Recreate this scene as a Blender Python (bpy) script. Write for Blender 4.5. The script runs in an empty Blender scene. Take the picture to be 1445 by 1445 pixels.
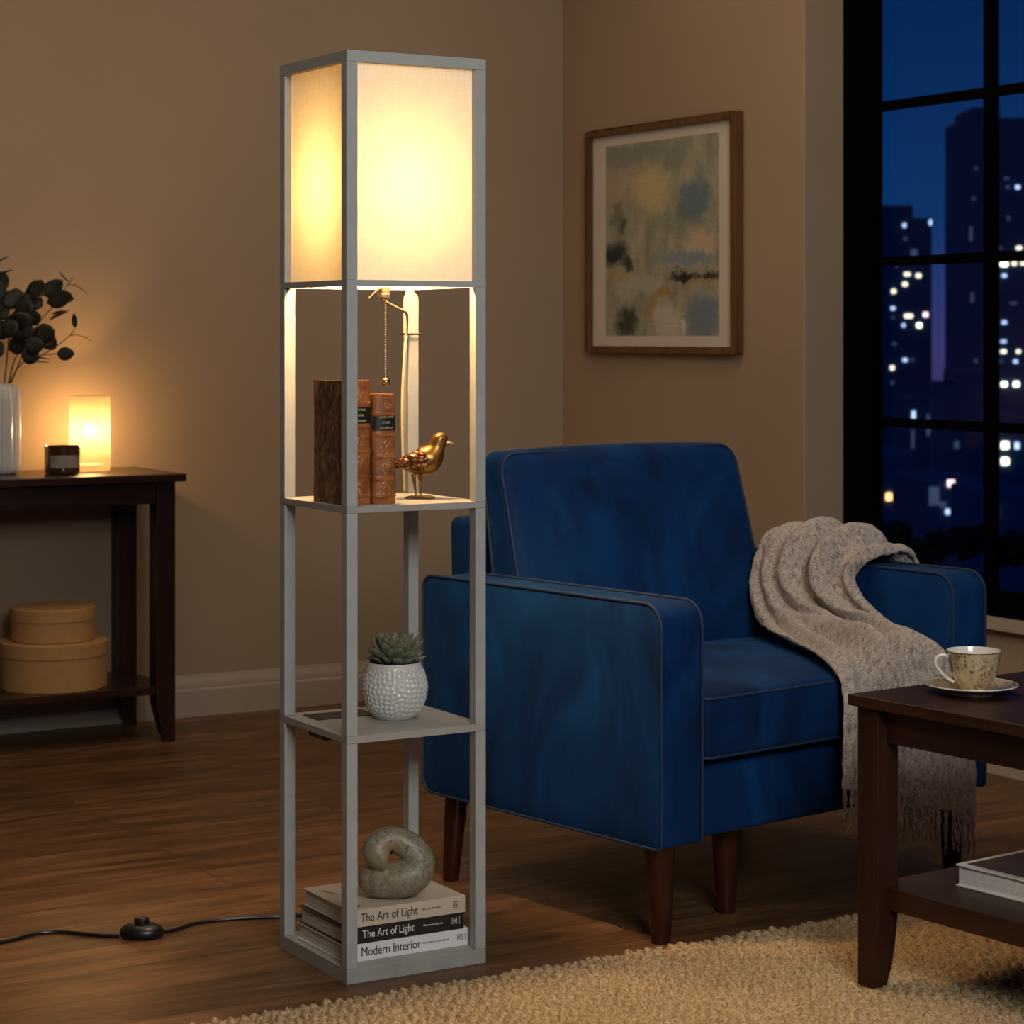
import bpy, bmesh, math, random
import numpy as np
from mathutils import Vector, Matrix

random.seed(7)
rng = np.random.default_rng(7)
PI = math.pi
scene = bpy.context.scene
COL = scene.collection

# ------------------------------------------------------------------ camera frame
# World axes follow the room: +X runs along the back wall, +Y into the room.
CA, SA = math.cos(math.radians(30.4)), math.sin(math.radians(30.4))
F, CX, HY, HC = 3200.0, 722.5, 475.0, 1.109

def c2w(X, D):
    return (X*CA + D*SA, -X*SA + D*CA)

def on_z(x, y, z):
    """point of the horizontal plane at height z seen at photo position x, y"""
    D = F*(HC - z)/(y - HY)
    wx, wy = c2w((x-CX)*D/F, D)
    return Vector((wx, wy, z))

def on_y(x, y, Y):
    r = (x-CX)/F
    Xr = (Y*SA + r*CA*Y)/(CA - r*SA)
    D = Xr*SA + Y*CA
    return Vector((Xr, Y, HC - (y-HY)*D/F))

def at_depth(x, y, D):
    wx, wy = c2w((x-CX)*D/F, D)
    return Vector((wx, wy, HC - (y-HY)*D/F))

# ------------------------------------------------------------------ node helpers
def srgb(r, g, b):
    f = lambda c: (c/255/12.92) if c/255 <= 0.04045 else ((c/255+0.055)/1.055)**2.4
    return (f(r), f(g), f(b), 1)

class NT:
    def __init__(s, name):
        s.m = bpy.data.materials.new(name)
        s.m.use_nodes = True
        s.t = s.m.node_tree
        s.t.nodes.clear()
        s.out = s.t.nodes.new('ShaderNodeOutputMaterial')
    def n(s, typ, **kw):
        nd = s.t.nodes.new('ShaderNode'+typ)
        ins = kw.pop('ins', {})
        for k, v in kw.items():
            setattr(nd, k, v)
        for k, v in ins.items():
            s.set(nd.inputs[k], v)
        return nd
    def set(s, sock, v):
        if isinstance(v, bpy.types.NodeSocket):
            s.t.links.new(v, sock)
        elif isinstance(v, bpy.types.Node):
            s.t.links.new(v.outputs[0], sock)
        else:
            sock.default_value = v
    def coord(s, scale=(1, 1, 1), rot=(0, 0, 0), loc=(0, 0, 0)):
        tc = s.n('TexCoord')
        return s.n('Mapping', ins={'Vector': tc.outputs['Object'], 'Scale': scale, 'Rotation': rot, 'Location': loc}).outputs[0]
    def noise(s, vec, scale, detail=4, rough=0.55, dist=0.0):
        return s.n('TexNoise', ins={'Vector': vec, 'Scale': scale, 'Detail': detail, 'Roughness': rough, 'Distortion': dist}).outputs['Fac']
    def ramp(s, fac, stops):
        r = s.n('ValToRGB', ins={'Fac': fac})
        e = r.color_ramp.elements
        while len(e) < len(stops):
            e.new(0.5)
        for el, (p, c) in zip(e, stops):
            el.position = p
            el.color = c if len(c) == 4 else (*c, 1)
        return r.outputs['Color']
    def mix(s, fac, a, b, mode='MIX'):
        nd = s.n('Mix', data_type='RGBA', blend_type=mode)
        s.set(nd.inputs['Factor'], fac)
        s.set(nd.inputs[6], a)
        s.set(nd.inputs[7], b)
        return nd.outputs[2]
    def math(s, op, a, b=0.0, c=None, clamp=False):
        nd = s.n('Math', operation=op, use_clamp=clamp)
        s.set(nd.inputs[0], a); s.set(nd.inputs[1], b)
        if c is not None: s.set(nd.inputs[2], c)
        return nd.outputs[0]
    def bump(s, h, strength=0.3, dist=0.01, prev=None):
        b = s.n('Bump', ins={'Height': h, 'Strength': strength, 'Distance': dist})
        if prev is not None: s.set(b.inputs['Normal'], prev)
        return b.outputs[0]
    def bsdf(s, **ins):
        b = s.n('BsdfPrincipled')
        for k, v in ins.items():
            s.set(b.inputs[k.replace('_', ' ')], v)
        s.t.links.new(b.outputs[0], s.out.inputs[0])
        return b

def C(*c):
    return (*c, 1.0)

def simple(name, col, rough=0.5, metal=0.0, vary=0.12, vscale=8, bscale=0, bstr=0.1, bdist=0.002, coat=0.0, sheen=0.0):
    t = NT(name)
    v = t.coord()
    n = t.noise(v, vscale, 5)
    dark = C(*[c*(1-vary) for c in col]); lite = C(*[min(1, c*(1+vary)) for c in col])
    c = t.ramp(n, [(0.3, dark), (0.7, lite)])
    kw = {'Base_Color': c, 'Roughness': rough, 'Metallic': metal, 'Coat_Weight': coat, 'Sheen_Weight': sheen}
    if bscale:
        kw['Normal'] = t.bump(t.noise(v, bscale, 3), bstr, bdist)
    t.bsdf(**kw)
    return t.m

def wood(name, dark, lite, axis=0, rough=0.35, coat=0.2, scale=1.0):
    t = NT(name)
    sc = [14*scale]*3
    sc[axis] = 1.2*scale
    v = t.coord(scale=tuple(sc))
    n1 = t.noise(v, 1.6, 6, 0.6, 0.6)
    n2 = t.noise(v, 9.0, 3, 0.6)
    f = t.math('ADD', t.math('MULTIPLY', n1, 0.75), t.math('MULTIPLY', n2, 0.25))
    c = t.ramp(f, [(0.32, C(*dark)), (0.68, C(*lite))])
    t.bsdf(Base_Color=c, Roughness=rough, Specular_IOR_Level=.3, Coat_Weight=coat, Coat_Roughness=0.25, Normal=t.bump(n2, 0.06, 0.002))
    return t.m

# ------------------------------------------------------------------ materials
def m_wall():
    t = NT('beige wall paint')
    v = t.coord()
    n = t.noise(v, 1.3, 3)
    w1 = t.noise(t.coord(scale=(20, 20, 260)), 2.0, 2)
    w2 = t.noise(t.coord(scale=(220, 220, 14)), 2.0, 2)
    f = t.math('ADD', w1, w2)
    c = t.ramp(n, [(0.3, C(.335, .245, .165)), (0.7, C(.375, .278, .190))])
    t.bsdf(Base_Color=c, Roughness=0.9, Specular_IOR_Level=0.15, Normal=t.bump(f, 0.10, 0.002))
    return t.m

def m_floor():
    t = NT('brown wood plank flooring')
    v = t.coord()
    br = t.n('TexBrick', ins={'Vector': t.coord(loc=(0.37, 0.02, 0)), 'Color1': C(0, 0, 0), 'Color2': C(1, 1, 1), 'Mortar': C(0.5, 0.5, 0.5), 'Scale': 1.0, 'Mortar Size': 0.0016,
                              'Mortar Smooth': 0.3, 'Bias': 0.0, 'Brick Width': 1.35, 'Row Height': 0.152})
    br.offset = 0.37
    tone = br.outputs['Color']
    # plank tone shifts the grain so that boards do not continue one another
    sh = t.n('CombineXYZ', ins={0: t.math('MULTIPLY', tone, 7.0), 1: t.math('MULTIPLY', tone, 3.0)})
    vv = t.n('VectorMath', operation='ADD', ins={0: t.coord(scale=(.9, 6, 1)), 1: sh}).outputs[0]
    g1 = t.noise(vv, 2.2, 8, 0.66, 1.5)
    vf = t.n('VectorMath', operation='ADD', ins={0: t.coord(scale=(3.0, 60, 1)), 1: sh}).outputs[0]
    g2 = t.noise(vf, 2.0, 5, 0.6, 0.2)
    g = t.math('ADD', t.math('MULTIPLY', g1, 0.68), t.math('MULTIPLY', g2, 0.32))
    c = t.ramp(g, [(0.32, C(.028, .013, .006)), (0.45, C(.105, .050, .020)), (0.56, C(.190, .092, .040)), (0.68, C(.33, .18, .085))])
    c = t.mix(0.35, c, t.ramp(tone, [(0, C(.52, .50, .48)), (1, C(1.0, 1.0, 1.0))]), 'MULTIPLY')
    c = t.mix(t.math('MULTIPLY', br.outputs['Fac'], 0.75), c, C(.012, .006, .004))
    r = t.math('ADD', t.math('MULTIPLY', g2, 0.14), 0.36)
    nb = t.bump(g2, 0.05, 0.002)
    nb = t.bump(t.math('SUBTRACT', 1.0, br.outputs['Fac']), 0.5, 0.0015, nb)
    t.bsdf(Base_Color=c, Roughness=r, Normal=nb, Specular_IOR_Level=0.35)
    return t.m

def m_velvet():
    t = NT('navy blue velvet')
    v = t.coord()
    n = t.noise(t.coord(scale=(1, 1, .5)), 6.0, 5, 0.6, 1.2)
    n2 = t.noise(v, 420, 2)
    c = t.ramp(n, [(0.22, C(.0006, .0070, .030)), (0.48, C(.0014, .0250, .104)), (0.78, C(.0036, .054, .195))])
    b = t.bsdf(Base_Color=c, Roughness=0.75, Sheen_Weight=0.16, Sheen_Roughness=0.35, Sheen_Tint=C(.20, .45, .75),
           Specular_IOR_Level=0.15, Normal=t.bump(n2, 0.10, 0.001, t.bump(n, 0.25, 0.012)))
    return t.m

def m_throw():
    t = NT('woven beige wool')
    v = t.coord()
    a = t.noise(v, 330, 3, 0.7, 0.4)
    b = t.noise(t.coord(scale=(1, 1, .35)), 130, 2, 0.6)
    m = t.noise(v, 9, 3)
    f = t.math('ADD', t.math('MULTIPLY', a, .6), t.math('MULTIPLY', b, .4))
    c = t.ramp(f, [(0.38, C(.15, .12, .11)), (0.48, C(.46, .38, .33)), (0.62, C(.70, .61, .53))])
    c = t.mix(0.25, c, t.ramp(m, [(0.3, C(.62, .52, .44)), (0.7, C(1, 1, 1))]), 'MULTIPLY')
    t.bsdf(Base_Color=c, Roughness=0.95, Sheen_Weight=0.5, Sheen_Roughness=0.6, Sheen_Tint=C(.9, .85, .8),
           Specular_IOR_Level=0.1, Normal=t.bump(f, 0.9, 0.006))
    return t.m

def m_rug():
    t = NT('braided natural jute')
    v = t.coord()
    a = t.noise(v, 190, 3, 0.6)
    b = t.noise(v, 6, 3)
    c = t.ramp(a, [(0.3, C(.24, .155, .075)), (0.52, C(.50, .36, .205)), (0.75, C(.68, .53, .34))])
    c = t.mix(0.3, c, t.ramp(b, [(0.3, C(.7, .66, .6)), (0.7, C(1, 1, 1))]), 'MULTIPLY')
    t.bsdf(Base_Color=c, Roughness=0.95, Specular_IOR_Level=0.1, Normal=t.bump(a, 0.7, 0.003))
    return t.m

def m_shade():
    t = NT('cream linen lampshade fabric')
    v = t.coord()
    w = t.math('ADD', t.noise(t.coord(scale=(30, 30, 900)), 1.0, 2), t.noise(t.coord(scale=(900, 900, 30)), 1.0, 2))
    c = t.ramp(t.math('MULTIPLY', w, 0.5), [(0.38, C(.84, .78, .64)), (0.62, C(.95, .90, .76))])
    nb = t.bump(w, 0.15, 0.0006)
    d = t.n('BsdfDiffuse', ins={'Color': c, 'Normal': nb})
    tr = t.n('BsdfTranslucent', ins={'Color': t.mix(1.0, c, C(1.0, .88, .62), 'MULTIPLY'), 'Normal': nb})
    mx = t.n('MixShader', ins={0: 0.030, 1: d.outputs[0], 2: tr.outputs[0]})
    t.t.links.new(mx.outputs[0], t.out.inputs[0])
    return t.m

def m_diffuser(name, col, clear):
    t = NT(name)
    tr = t.n('BsdfTranslucent', ins={'Color': col})
    tp = t.n('BsdfTransparent', ins={'Color': C(1, 1, 1)})
    mx = t.n('MixShader', ins={0: clear, 1: tr.outputs[0], 2: tp.outputs[0]})
    t.t.links.new(mx.outputs[0], t.out.inputs[0])
    return t.m

def m_glass():
    t = NT('clear window glass')
    tp = t.n('BsdfTransparent', ins={'Color': C(.93, .96, .97)})
    gl = t.n('BsdfGlossy', ins={'Color': C(1, 1, 1), 'Roughness': 0.02})
    mx = t.n('MixShader', ins={0: 0.006, 1: tp.outputs[0], 2: gl.outputs[0]})
    t.t.links.new(mx.outputs[0], t.out.inputs[0])
    return t.m

def m_bulb(name, col, s, clear):
    t = NT(name)
    e = t.n('Emission', ins={'Color': C(*col), 'Strength': s})
    tp = t.n('BsdfTransparent', ins={'Color': C(1, 1, 1)})
    mx = t.n('MixShader', ins={0: clear, 1: e.outputs[0], 2: tp.outputs[0]})
    t.t.links.new(mx.outputs[0], t.out.inputs[0])
    return t.m

def emit(name, col, s):
    t = NT(name)
    e = t.n('Emission', ins={'Color': C(*col), 'Strength': s})
    t.t.links.new(e.outputs[0], t.out.inputs[0])
    return t.m

def m_stone():
    t = NT('speckled glazed stoneware')
    v = t.coord()
    a = t.noise(v, 150, 4, 0.7)
    b = t.noise(v, 14, 3, 0.6, 0.5)
    c = t.ramp(a, [(0.33, C(.10, .085, .055)), (0.5, C(.26, .24, .18)), (0.7, C(.38, .36, .29))])
    c2 = t.mix(t.ramp(b, [(0.35, C(0, 0, 0)), (0.6, C(1, 1, 1))]), t.mix(0.6, c, C(.26, .18, .08)), c)
    t.bsdf(Base_Color=c2, Roughness=0.38, Normal=t.bump(a, 0.35, 0.002))
    return t.m

def m_marbled():
    t = NT('brown marbled book board')
    v = t.coord(scale=(1, 1, .6))
    a = t.noise(v, 38, 5, 0.6, 2.2)
    c = t.ramp(a, [(0.34, C(.045, .020, .008)), (0.5, C(.15, .070, .026)), (0.6, C(.28, .15, .06)), (0.72, C(.45, .27, .12))])
    t.bsdf(Base_Color=c, Roughness=0.5)
    return t.m

def m_pot():
    t = NT('hammered white glaze')
    v = t.coord()
    t.bsdf(Base_Color=C(.66, .64, .60), Roughness=0.25, Coat_Weight=0.6, Normal=t.bump(t.noise(v, 90, 3), 0.3, 0.002))
    return t.m

def m_succ():
    t = NT('green succulent leaf')
    tc = t.n('TexCoord')
    g = t.n('Attribute', attribute_name='tip')
    n = t.noise(tc.outputs['Object'], 60, 3)
    c = t.ramp(g.outputs['Fac'], [(0.0, C(.035, .075, .012)), (0.55, C(.070, .125, .030)), (0.80, C(.20, .21, .12)), (0.93, C(.12, .05, .035)), (1.0, C(.06, .015, .015))])
    c = t.mix(0.35, c, t.ramp(n, [(0.3, C(.6, .6, .6)), (0.7, C(1, 1, 1))]), 'MULTIPLY')
    t.bsdf(Base_Color=c, Roughness=0.5, Sheen_Weight=0.3)
    return t.m

def m_cup():
    t = NT('gilded cream porcelain')
    v = t.coord()
    vo = t.n('TexVoronoi', feature='DISTANCE_TO_EDGE', ins={'Vector': t.n('VectorMath', operation='ADD', ins={0: v, 1: t.n('VectorMath', operation='SCALE', ins={0: t.n('TexNoise', ins={'Vector': v, 'Scale': 60.0}).outputs['Color'], 3: 0.02}).outputs[0]}).outputs[0], 'Scale': 110.0})
    n = t.noise(v, 40, 4, 0.6, 1.5)
    k = t.ramp(vo.outputs['Distance'], [(0.03, C(1, 1, 1)), (0.12, C(0, 0, 0))])
    c = t.mix(k, t.ramp(n, [(0.4, C(.60, .46, .26)), (0.62, C(.24, .12, .04))]), C(.78, .66, .44))
    t.bsdf(Base_Color=c, Roughness=0.22, Metallic=t.math('MULTIPLY', k, 0.35), Coat_Weight=0.6, Normal=t.bump(vo.outputs['Distance'], 0.2, 0.002))
    return t.m

def m_bird():
    t = NT('burnished gold metal')
    v = t.coord()
    n = t.noise(v, 45, 4)
    c = t.ramp(n, [(0.3, C(.20, .095, .022)), (0.7, C(.46, .25, .065))])
    t.bsdf(Base_Color=c, Metallic=0.9, Roughness=0.33, Normal=t.bump(n, 0.15, 0.002))
    return t.m

def m_wing():
    t = NT('feathered gold metal')
    v = t.coord(scale=(1, 1, 1.6), rot=(0, -0.35, 0))
    vo = t.n('TexVoronoi', ins={'Vector': v, 'Scale': 95.0})
    c = t.ramp(vo.outputs['Distance'], [(0.1, C(.42, .21, .08)), (0.6, C(.12, .04, .02))])
    t.bsdf(Base_Color=c, Metallic=0.85, Roughness=0.36, Normal=t.bump(vo.outputs['Distance'], 0.9, -0.004))
    return t.m

def m_leather():
    t = NT('tan book leather')
    v = t.coord()
    a = t.noise(v, 30, 5, 0.6)
    b = t.noise(v, 300, 2)
    c = t.ramp(a, [(0.3, C(.15, .042, .010)), (0.55, C(.37, .120, .028)), (0.75, C(.55, .22, .060))])
    t.bsdf(Base_Color=c, Roughness=0.40, Normal=t.bump(b, 0.25, 0.0012))
    return t.m

def m_pages(name, col, axis=2, sc=900):
    t = NT(name)
    s = [3, 3, 3]; s[axis] = sc
    n = t.noise(t.coord(scale=tuple(s)), 1.0, 2)
    t.bsdf(Base_Color=t.ramp(n, [(0.35, C(*[c*.62 for c in col])), (0.6, C(*col))]), Roughness=0.9, Normal=t.bump(n, 0.3, 0.001))
    return t.m

def m_vase():
    return simple('white glazed ceramic', (.62, .60, .56), 0.25, vary=0.04, coat=0.4)

def m_art():
    t = NT('abstract painted print')
    tc = t.n('TexCoord')
    sep = t.n('SeparateXYZ', ins={0: tc.outputs['Object']})
    # object space of the print: Y from -half (right edge) to +half (left edge), Z up
    u = t.math('ADD', t.math('MULTIPLY', sep.outputs[1], -1/ART_W), 0.5)
    w = t.math('ADD', t.math('MULTIPLY', sep.outputs[2], -1/ART_H), 0.5)
    uv = t.n('CombineXYZ', ins={0: u, 1: w}).outputs[0]
    wn = t.n('TexNoise', ins={'Vector': uv, 'Scale': 7.0, 'Detail': 6.0, 'Roughness': 0.7})
    wob = t.n('VectorMath', operation='SUBTRACT', ins={0: wn.outputs['Color'], 1: (0.5, 0.5, 0.5)}).outputs[0]
    wob = t.n('VectorMath', operation='MULTIPLY', ins={0: wob, 1: (0.30, 0.22, 0)}).outputs[0]
    p = t.n('VectorMath', operation='ADD', ins={0: uv, 1: wob}).outputs[0]
    s1 = t.n('TexNoise', ins={'Vector': t.n('Mapping', ins={'Vector': uv, 'Scale': (7, 3, 1)}).outputs[0], 'Scale': 1.0, 'Detail': 6.0, 'Roughness': 0.7}).outputs['Fac']
    c = t.ramp(s1, [(0.3, C(.20, .22, .17)), (0.5, C(.36, .35, .26)), (0.7, C(.52, .46, .35))])
    blobs = [(.15, .22, .20, .14, (.50, .38, .26), .6), (.25, .06, .3, .07, (.22, .24, .20), .7), (.62, .07, .16, .09, (.22, .24, .19), .6), (.42, .24, .17, .13, (.62, .50, .24), .85),
             (.80, .33, .17, .12, (.12, .20, .24), .9), (.52, .42, .2, .06, (.28, .30, .18), .6), (.12, .38, .07, .1, (.12, .14, .11), .7), (.08, .57, .14, .075, (.012, .028, .035), .98), (.17, .44, .04, .04, (.05, .06, .06), .8),
             (.22, .63, .06, .03, (.02, .03, .03), .9), (.84, .53, .16, .06, (.62, .45, .32), .85), (.72, .61, .28, .04, (.20, .29, .38), .85), (.15, .69, .15, .03, (.50, .36, .13), .7),
             (.32, .74, .25, .05, (.48, .47, .42), .7), (.52, .78, .12, .035, (.42, .24, .05), .9), (.42, .86, .06, .08, (.40, .26, .08), .8), (.70, .70, .14, .028, (.015, .013, .008), 1.0), (.92, .71, .12, .03, (.02, .018, .01), .95),
             (.84, .745, .14, .014, (.40, .24, .06), .9), (.20, .93, .12, .10, (.03, .035, .02), .95), (.55, .93, .13, .13, (.58, .54, .45), .85), (.88, .90, .19, .13, (.17, .23, .28), .95), (.70, .95, .02, .06, (.70, .68, .62), .8)]
    for (bu, bv, ru, rv, col, st) in blobs:
        d = t.n('VectorMath', operation='SUBTRACT', ins={0: p, 1: (bu, bv, 0)}).outputs[0]
        d = t.n('VectorMath', operation='MULTIPLY', ins={0: d, 1: (1/ru, 1/rv, 0)}).outputs[0]
        L = t.n('VectorMath', operation='LENGTH', ins={0: d}).outputs['Value']
        f = t.n('MapRange', interpolation_type='SMOOTHSTEP', ins={'Value': L, 'From Min': 1.25, 'From Max': 0.45, 'To Min': 0.0, 'To Max': st}).outputs[0]
        c = t.mix(f, c, C(*col))
    st = t.noise(t.n('Mapping', ins={'Vector': uv, 'Scale': (14, 90, 1)}).outputs[0], 1.0, 4, 0.7)
    c = t.mix(0.35, c, t.ramp(st, [(0.35, C(.5, .5, .5)), (0.65, C(1, 1, 1))]), 'MULTIPLY')
    t.bsdf(Base_Color=c, Roughness=0.5)
    return t.m

def m_facade(name, col):
    t = NT(name)
    br = t.n('TexBrick', ins={'Vector': t.coord(), 'Color1': C(*col), 'Color2': C(*[c*1.25 for c in col]), 'Mortar': C(*[c*1.25 for c in col]), 'Scale': 1.0, 'Mortar Size': 0.35, 'Brick Width': 2.2, 'Row Height': 3.0})
    t.bsdf(Base_Color=br.outputs['Color'], Roughness=0.8)
    return t.m

# ------------------------------------------------------------------ mesh builder
class MB:
    def __init__(s):
        s.v = []; s.f = []; s.attr = None
    def add(s, vs, fs):
        o = len(s.v)
        s.v += [tuple(p) for p in vs]
        s.f += [tuple(o+i for i in f) for f in fs]
        return s
    def box(s, x0, x1, y0, y1, z0, z1):
        vs = [(x, y, z) for z in (z0, z1) for (x, y) in ((x0, y0), (x1, y0), (x1, y1), (x0, y1))]
        return s.add(vs, [(3, 2, 1, 0), (4, 5, 6, 7), (0, 1, 5, 4), (1, 2, 6, 5), (2, 3, 7, 6), (3, 0, 4, 7)])
    def grid(s, P, closed_u=False, closed_v=False, flip=False):
        n, m = len(P), len(P[0])
        vs = [p for row in P for p in row]
        fs = []
        for i in range(n if closed_u else n-1):
            for j in range(m if closed_v else m-1):
                a, b = i*m+j, i*m+(j+1) % m
                c, d = ((i+1) % n)*m+(j+1) % m, ((i+1) % n)*m+j
                fs.append((a, d, c, b) if flip else (a, b, c, d))
        return s.add(vs, fs)
    def tube(s, pts, r, seg=10, closed=False, cap=True):
        pts = [Vector(p) for p in pts]
        n = len(pts)
        rr = r if isinstance(r, (list, tuple)) else [r]*n
        rings = []
        up = None
        for i, p in enumerate(pts):
            a = pts[(i-1) % n] if (closed or i > 0) else p
            b = pts[(i+1) % n] if (closed or i < n-1) else p
            t = (b-a)
            t = t.normalized() if t.length > 1e-9 else Vector((0, 0, 1))
            if up is None:
                up = Vector((0, 0, 1)) if abs(t.z) < .9 else Vector((1, 0, 0))
            x = up - t*up.dot(t)
            if x.length < 1e-6: x = t.orthogonal()
            x.normalize(); up = x
            y = t.cross(x)
            q = rr[i]
            q = q if isinstance(q, tuple) else (q, q)
            rings.append([p + x*(q[0]*math.cos(2*PI*k/seg)) + y*(q[1]*math.sin(2*PI*k/seg)) for k in range(seg)])
        o = len(s.v)
        s.grid(rings, closed_u=closed, closed_v=True)
        if cap and not closed:
            s.f.append(tuple(o+k for k in range(seg))[::-1])
            s.f.append(tuple(o+(n-1)*seg+k for k in range(seg)))
        return s
    def lathe(s, prof, seg=48, c=(0, 0, 0), rib=0, ribd=0.0, caps=True):
        rings = []
        for (r, z) in prof:
            ring = []
            for k in range(seg):
                a = 2*PI*k/seg
                q = r*(1 - (ribd*(0.5+0.5*math.cos(rib*a)) if rib else 0))
                ring.append((c[0]+q*math.cos(a), c[1]+q*math.sin(a), c[2]+z))
            rings.append(ring)
        o = len(s.v)
        s.grid(rings, closed_v=True)
        if caps and prof[0][0] > 1e-5: s.f.append(tuple(o+k for k in range(seg))[::-1])
        if caps and prof[-1][0] > 1e-5: s.f.append(tuple(o+(len(prof)-1)*seg+k for k in range(seg)))
        return s
    def rbox(s, c, h, r, n=(2, 2, 2), fn=None, k=4):
        ax = []
        for a in range(3):
            inner = h[a]-r
            outs = [r*math.tan(PI/4*i/k) for i in range(1, k+1)]
            mid = [-inner + 2*inner*i/n[a] for i in range(n[a]+1)]
            ax.append([-inner-o for o in outs[::-1]]+mid+[inner+o for o in outs])
        idx = {}
        vs = []
        def vert(p):
            key = (round(p[0], 6), round(p[1], 6), round(p[2], 6))
            if key in idx: return idx[key]
            q = [max(-(h[a]-r), min(h[a]-r, p[a])) for a in range(3)]
            d = Vector([p[a]-q[a] for a in range(3)])
            L = d.length
            w = Vector(q) + (d*(r/L) if L > 1e-9 else d)
            if fn: w = Vector(fn(w))
            idx[key] = len(vs)
            vs.append((w[0]+c[0], w[1]+c[1], w[2]+c[2]))
            return idx[key]
        fs = []
        for a in range(3):
            b, d = (a+1) % 3, (a+2) % 3
            for sgn in (-1, 1):
                for i in range(len(ax[b])-1):
                    for j in range(len(ax[d])-1):
                        q = []
                        for (ii, jj) in ((i, j), (i+1, j), (i+1, j+1), (i, j+1)):
                            p = [0, 0, 0]
                            p[a] = sgn*h[a]; p[b] = ax[b][ii]; p[d] = ax[d][jj]
                            q.append(vert(p))
                        fs.append(tuple(q) if sgn > 0 else tuple(q[::-1]))
        return s.add(vs, fs)
    def prism(s, outline, axis, a0, a1):
        """outline in the two other axes (cyclic order), extruded along axis"""
        def P(p, a):
            q = [0, 0, 0]
            q[axis] = a; q[(axis+1) % 3] = p[0]; q[(axis+2) % 3] = p[1]
            return q
        n = len(outline)
        vs = [P(p, a0) for p in outline]+[P(p, a1) for p in outline]
        fs = [tuple(range(n))[::-1], tuple(range(n, 2*n))]+[(i, (i+1) % n, n+(i+1) % n, n+i) for i in range(n)]
        return s.add(vs, fs)
    def ellipsoid(s, c, r, M=None, seg=24, rings=14):
        P = []
        for i in range(rings+1):
            th = PI*i/rings
            row = []
            for k in range(seg):
                a = 2*PI*k/seg
                p = Vector((r[0]*math.sin(th)*math.cos(a), r[1]*math.sin(th)*math.sin(a), -r[2]*math.cos(th)))
                if M: p = M @ p
                row.append(p+Vector(c))
            P.append(row)
        return s.grid(P, closed_v=True)
    def build(s, name, mat, parent=None, smooth=True, bevel=0.0, seg=2, loc=None, angle=40, subsurf=0, recalc=True, merge=True):
        me = bpy.data.meshes.new(name)
        me.from_pydata(s.v, [], s.f)
        if recalc:
            bm = bmesh.new(); bm.from_mesh(me)
            if merge: bmesh.ops.remove_doubles(bm, verts=bm.verts, dist=1e-6)
            bmesh.ops.recalc_face_normals(bm, faces=bm.faces)
            bm.to_mesh(me); bm.free()
        me.validate()
        if smooth:
            me.polygons.foreach_set('use_smooth', [True]*len(me.polygons))
            me.set_sharp_from_angle(angle=math.radians(angle))
        o = bpy.data.objects.new(name, me)
        me.materials.append(mat)
        COL.objects.link(o)
        if parent: o.parent = parent
        if loc is not None: o.location = loc
        if bevel:
            b = o.modifiers.new('bevel', 'BEVEL'); b.width = bevel; b.segments = seg; b.limit_method = 'ANGLE'; b.angle_limit = math.radians(40)
            b.harden_normals = False
        if subsurf:
            q = o.modifiers.new('sub', 'SUBSURF'); q.levels = subsurf; q.render_levels = subsurf
        return o

def tag(o, label=None, cat=None, group=None, kind=None):
    if label: o['label'] = label
    if cat: o['category'] = cat
    if group: o['group'] = group
    if kind: o['kind'] = kind
    return o

def empty(name, loc=(0, 0, 0), rz=0.0):
    o = bpy.data.objects.new(name, None)
    o.empty_display_size = 0.05
    o.location = loc; o.rotation_euler = (0, 0, rz)
    COL.objects.link(o)
    return o

def thing(name, label, cat, loc=(0, 0, 0), rz=0.0, group=None):
    return tag(empty(name, loc, rz), label, cat, group)

def catmull(pts, n):
    """n samples per span through pts (tuples of any length)"""
    P = [np.array(p, float) for p in pts]
    P = [2*P[0]-P[1]]+P+[2*P[-1]-P[-2]]
    out = []
    for i in range(1, len(P)-2):
        for k in range(n):
            t = k/n
            a, b, c, d = P[i-1], P[i], P[i+1], P[i+2]
            out.append(0.5*((2*b)+(c-a)*t+(2*a-5*b+4*c-d)*t*t+(-a+3*b-3*c+d)*t**3))
    out.append(P[-2])
    return out

def text(name, body, size, mat, parent, loc, rot, align='LEFT', depth=0.0002, sx=1.0, bold=0.0):
    cu = bpy.data.curves.new(name, 'FONT')
    cu.body = body; cu.size = size; cu.align_x = align; cu.align_y = 'CENTER'; cu.extrude = depth; cu.offset = bold
    tmp = bpy.data.objects.new('tmp', cu); COL.objects.link(tmp)
    dg = bpy.context.evaluated_depsgraph_get()
    me = bpy.data.meshes.new_from_object(tmp.evaluated_get(dg))
    bpy.data.objects.remove(tmp)
    o = bpy.data.objects.new(name, me)
    me.materials.clear(); me.materials.append(mat)
    COL.objects.link(o)
    o.parent = parent; o.location = loc; o.rotation_euler = rot; o.scale = (sx, 1, 1)
    return o

ART_W, ART_H = 0.60, 0.585
M = {}
M['wall'] = m_wall(); M['floor'] = m_floor(); M['velvet'] = m_velvet(); M['throw'] = m_throw(); M['rug'] = m_rug()
M['shade'] = m_shade(); M['glass'] = m_glass(); M['stone'] = m_stone(); M['marbled'] = m_marbled(); M['pot'] = m_pot()
M['succ'] = m_succ(); M['cup'] = m_cup(); M['bird'] = m_bird(); M['wing'] = m_wing(); M['leather'] = m_leather(); M['vase'] = m_vase()
M['trim'] = simple('off white trim paint', (.42, .34, .26), 0.55, vary=0.04)
M['ceiling'] = simple('matt ceiling paint', (.55, .50, .44), 0.9, vary=0.03)
M['grey'] = simple('grey painted lamp frame', (.40, .41, .395), 0.5, vary=0.06, vscale=30)
M['shelfpaint'] = simple('grey painted shelf board', (.36, .35, .32), 0.55, vary=0.10, vscale=14)
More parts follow.
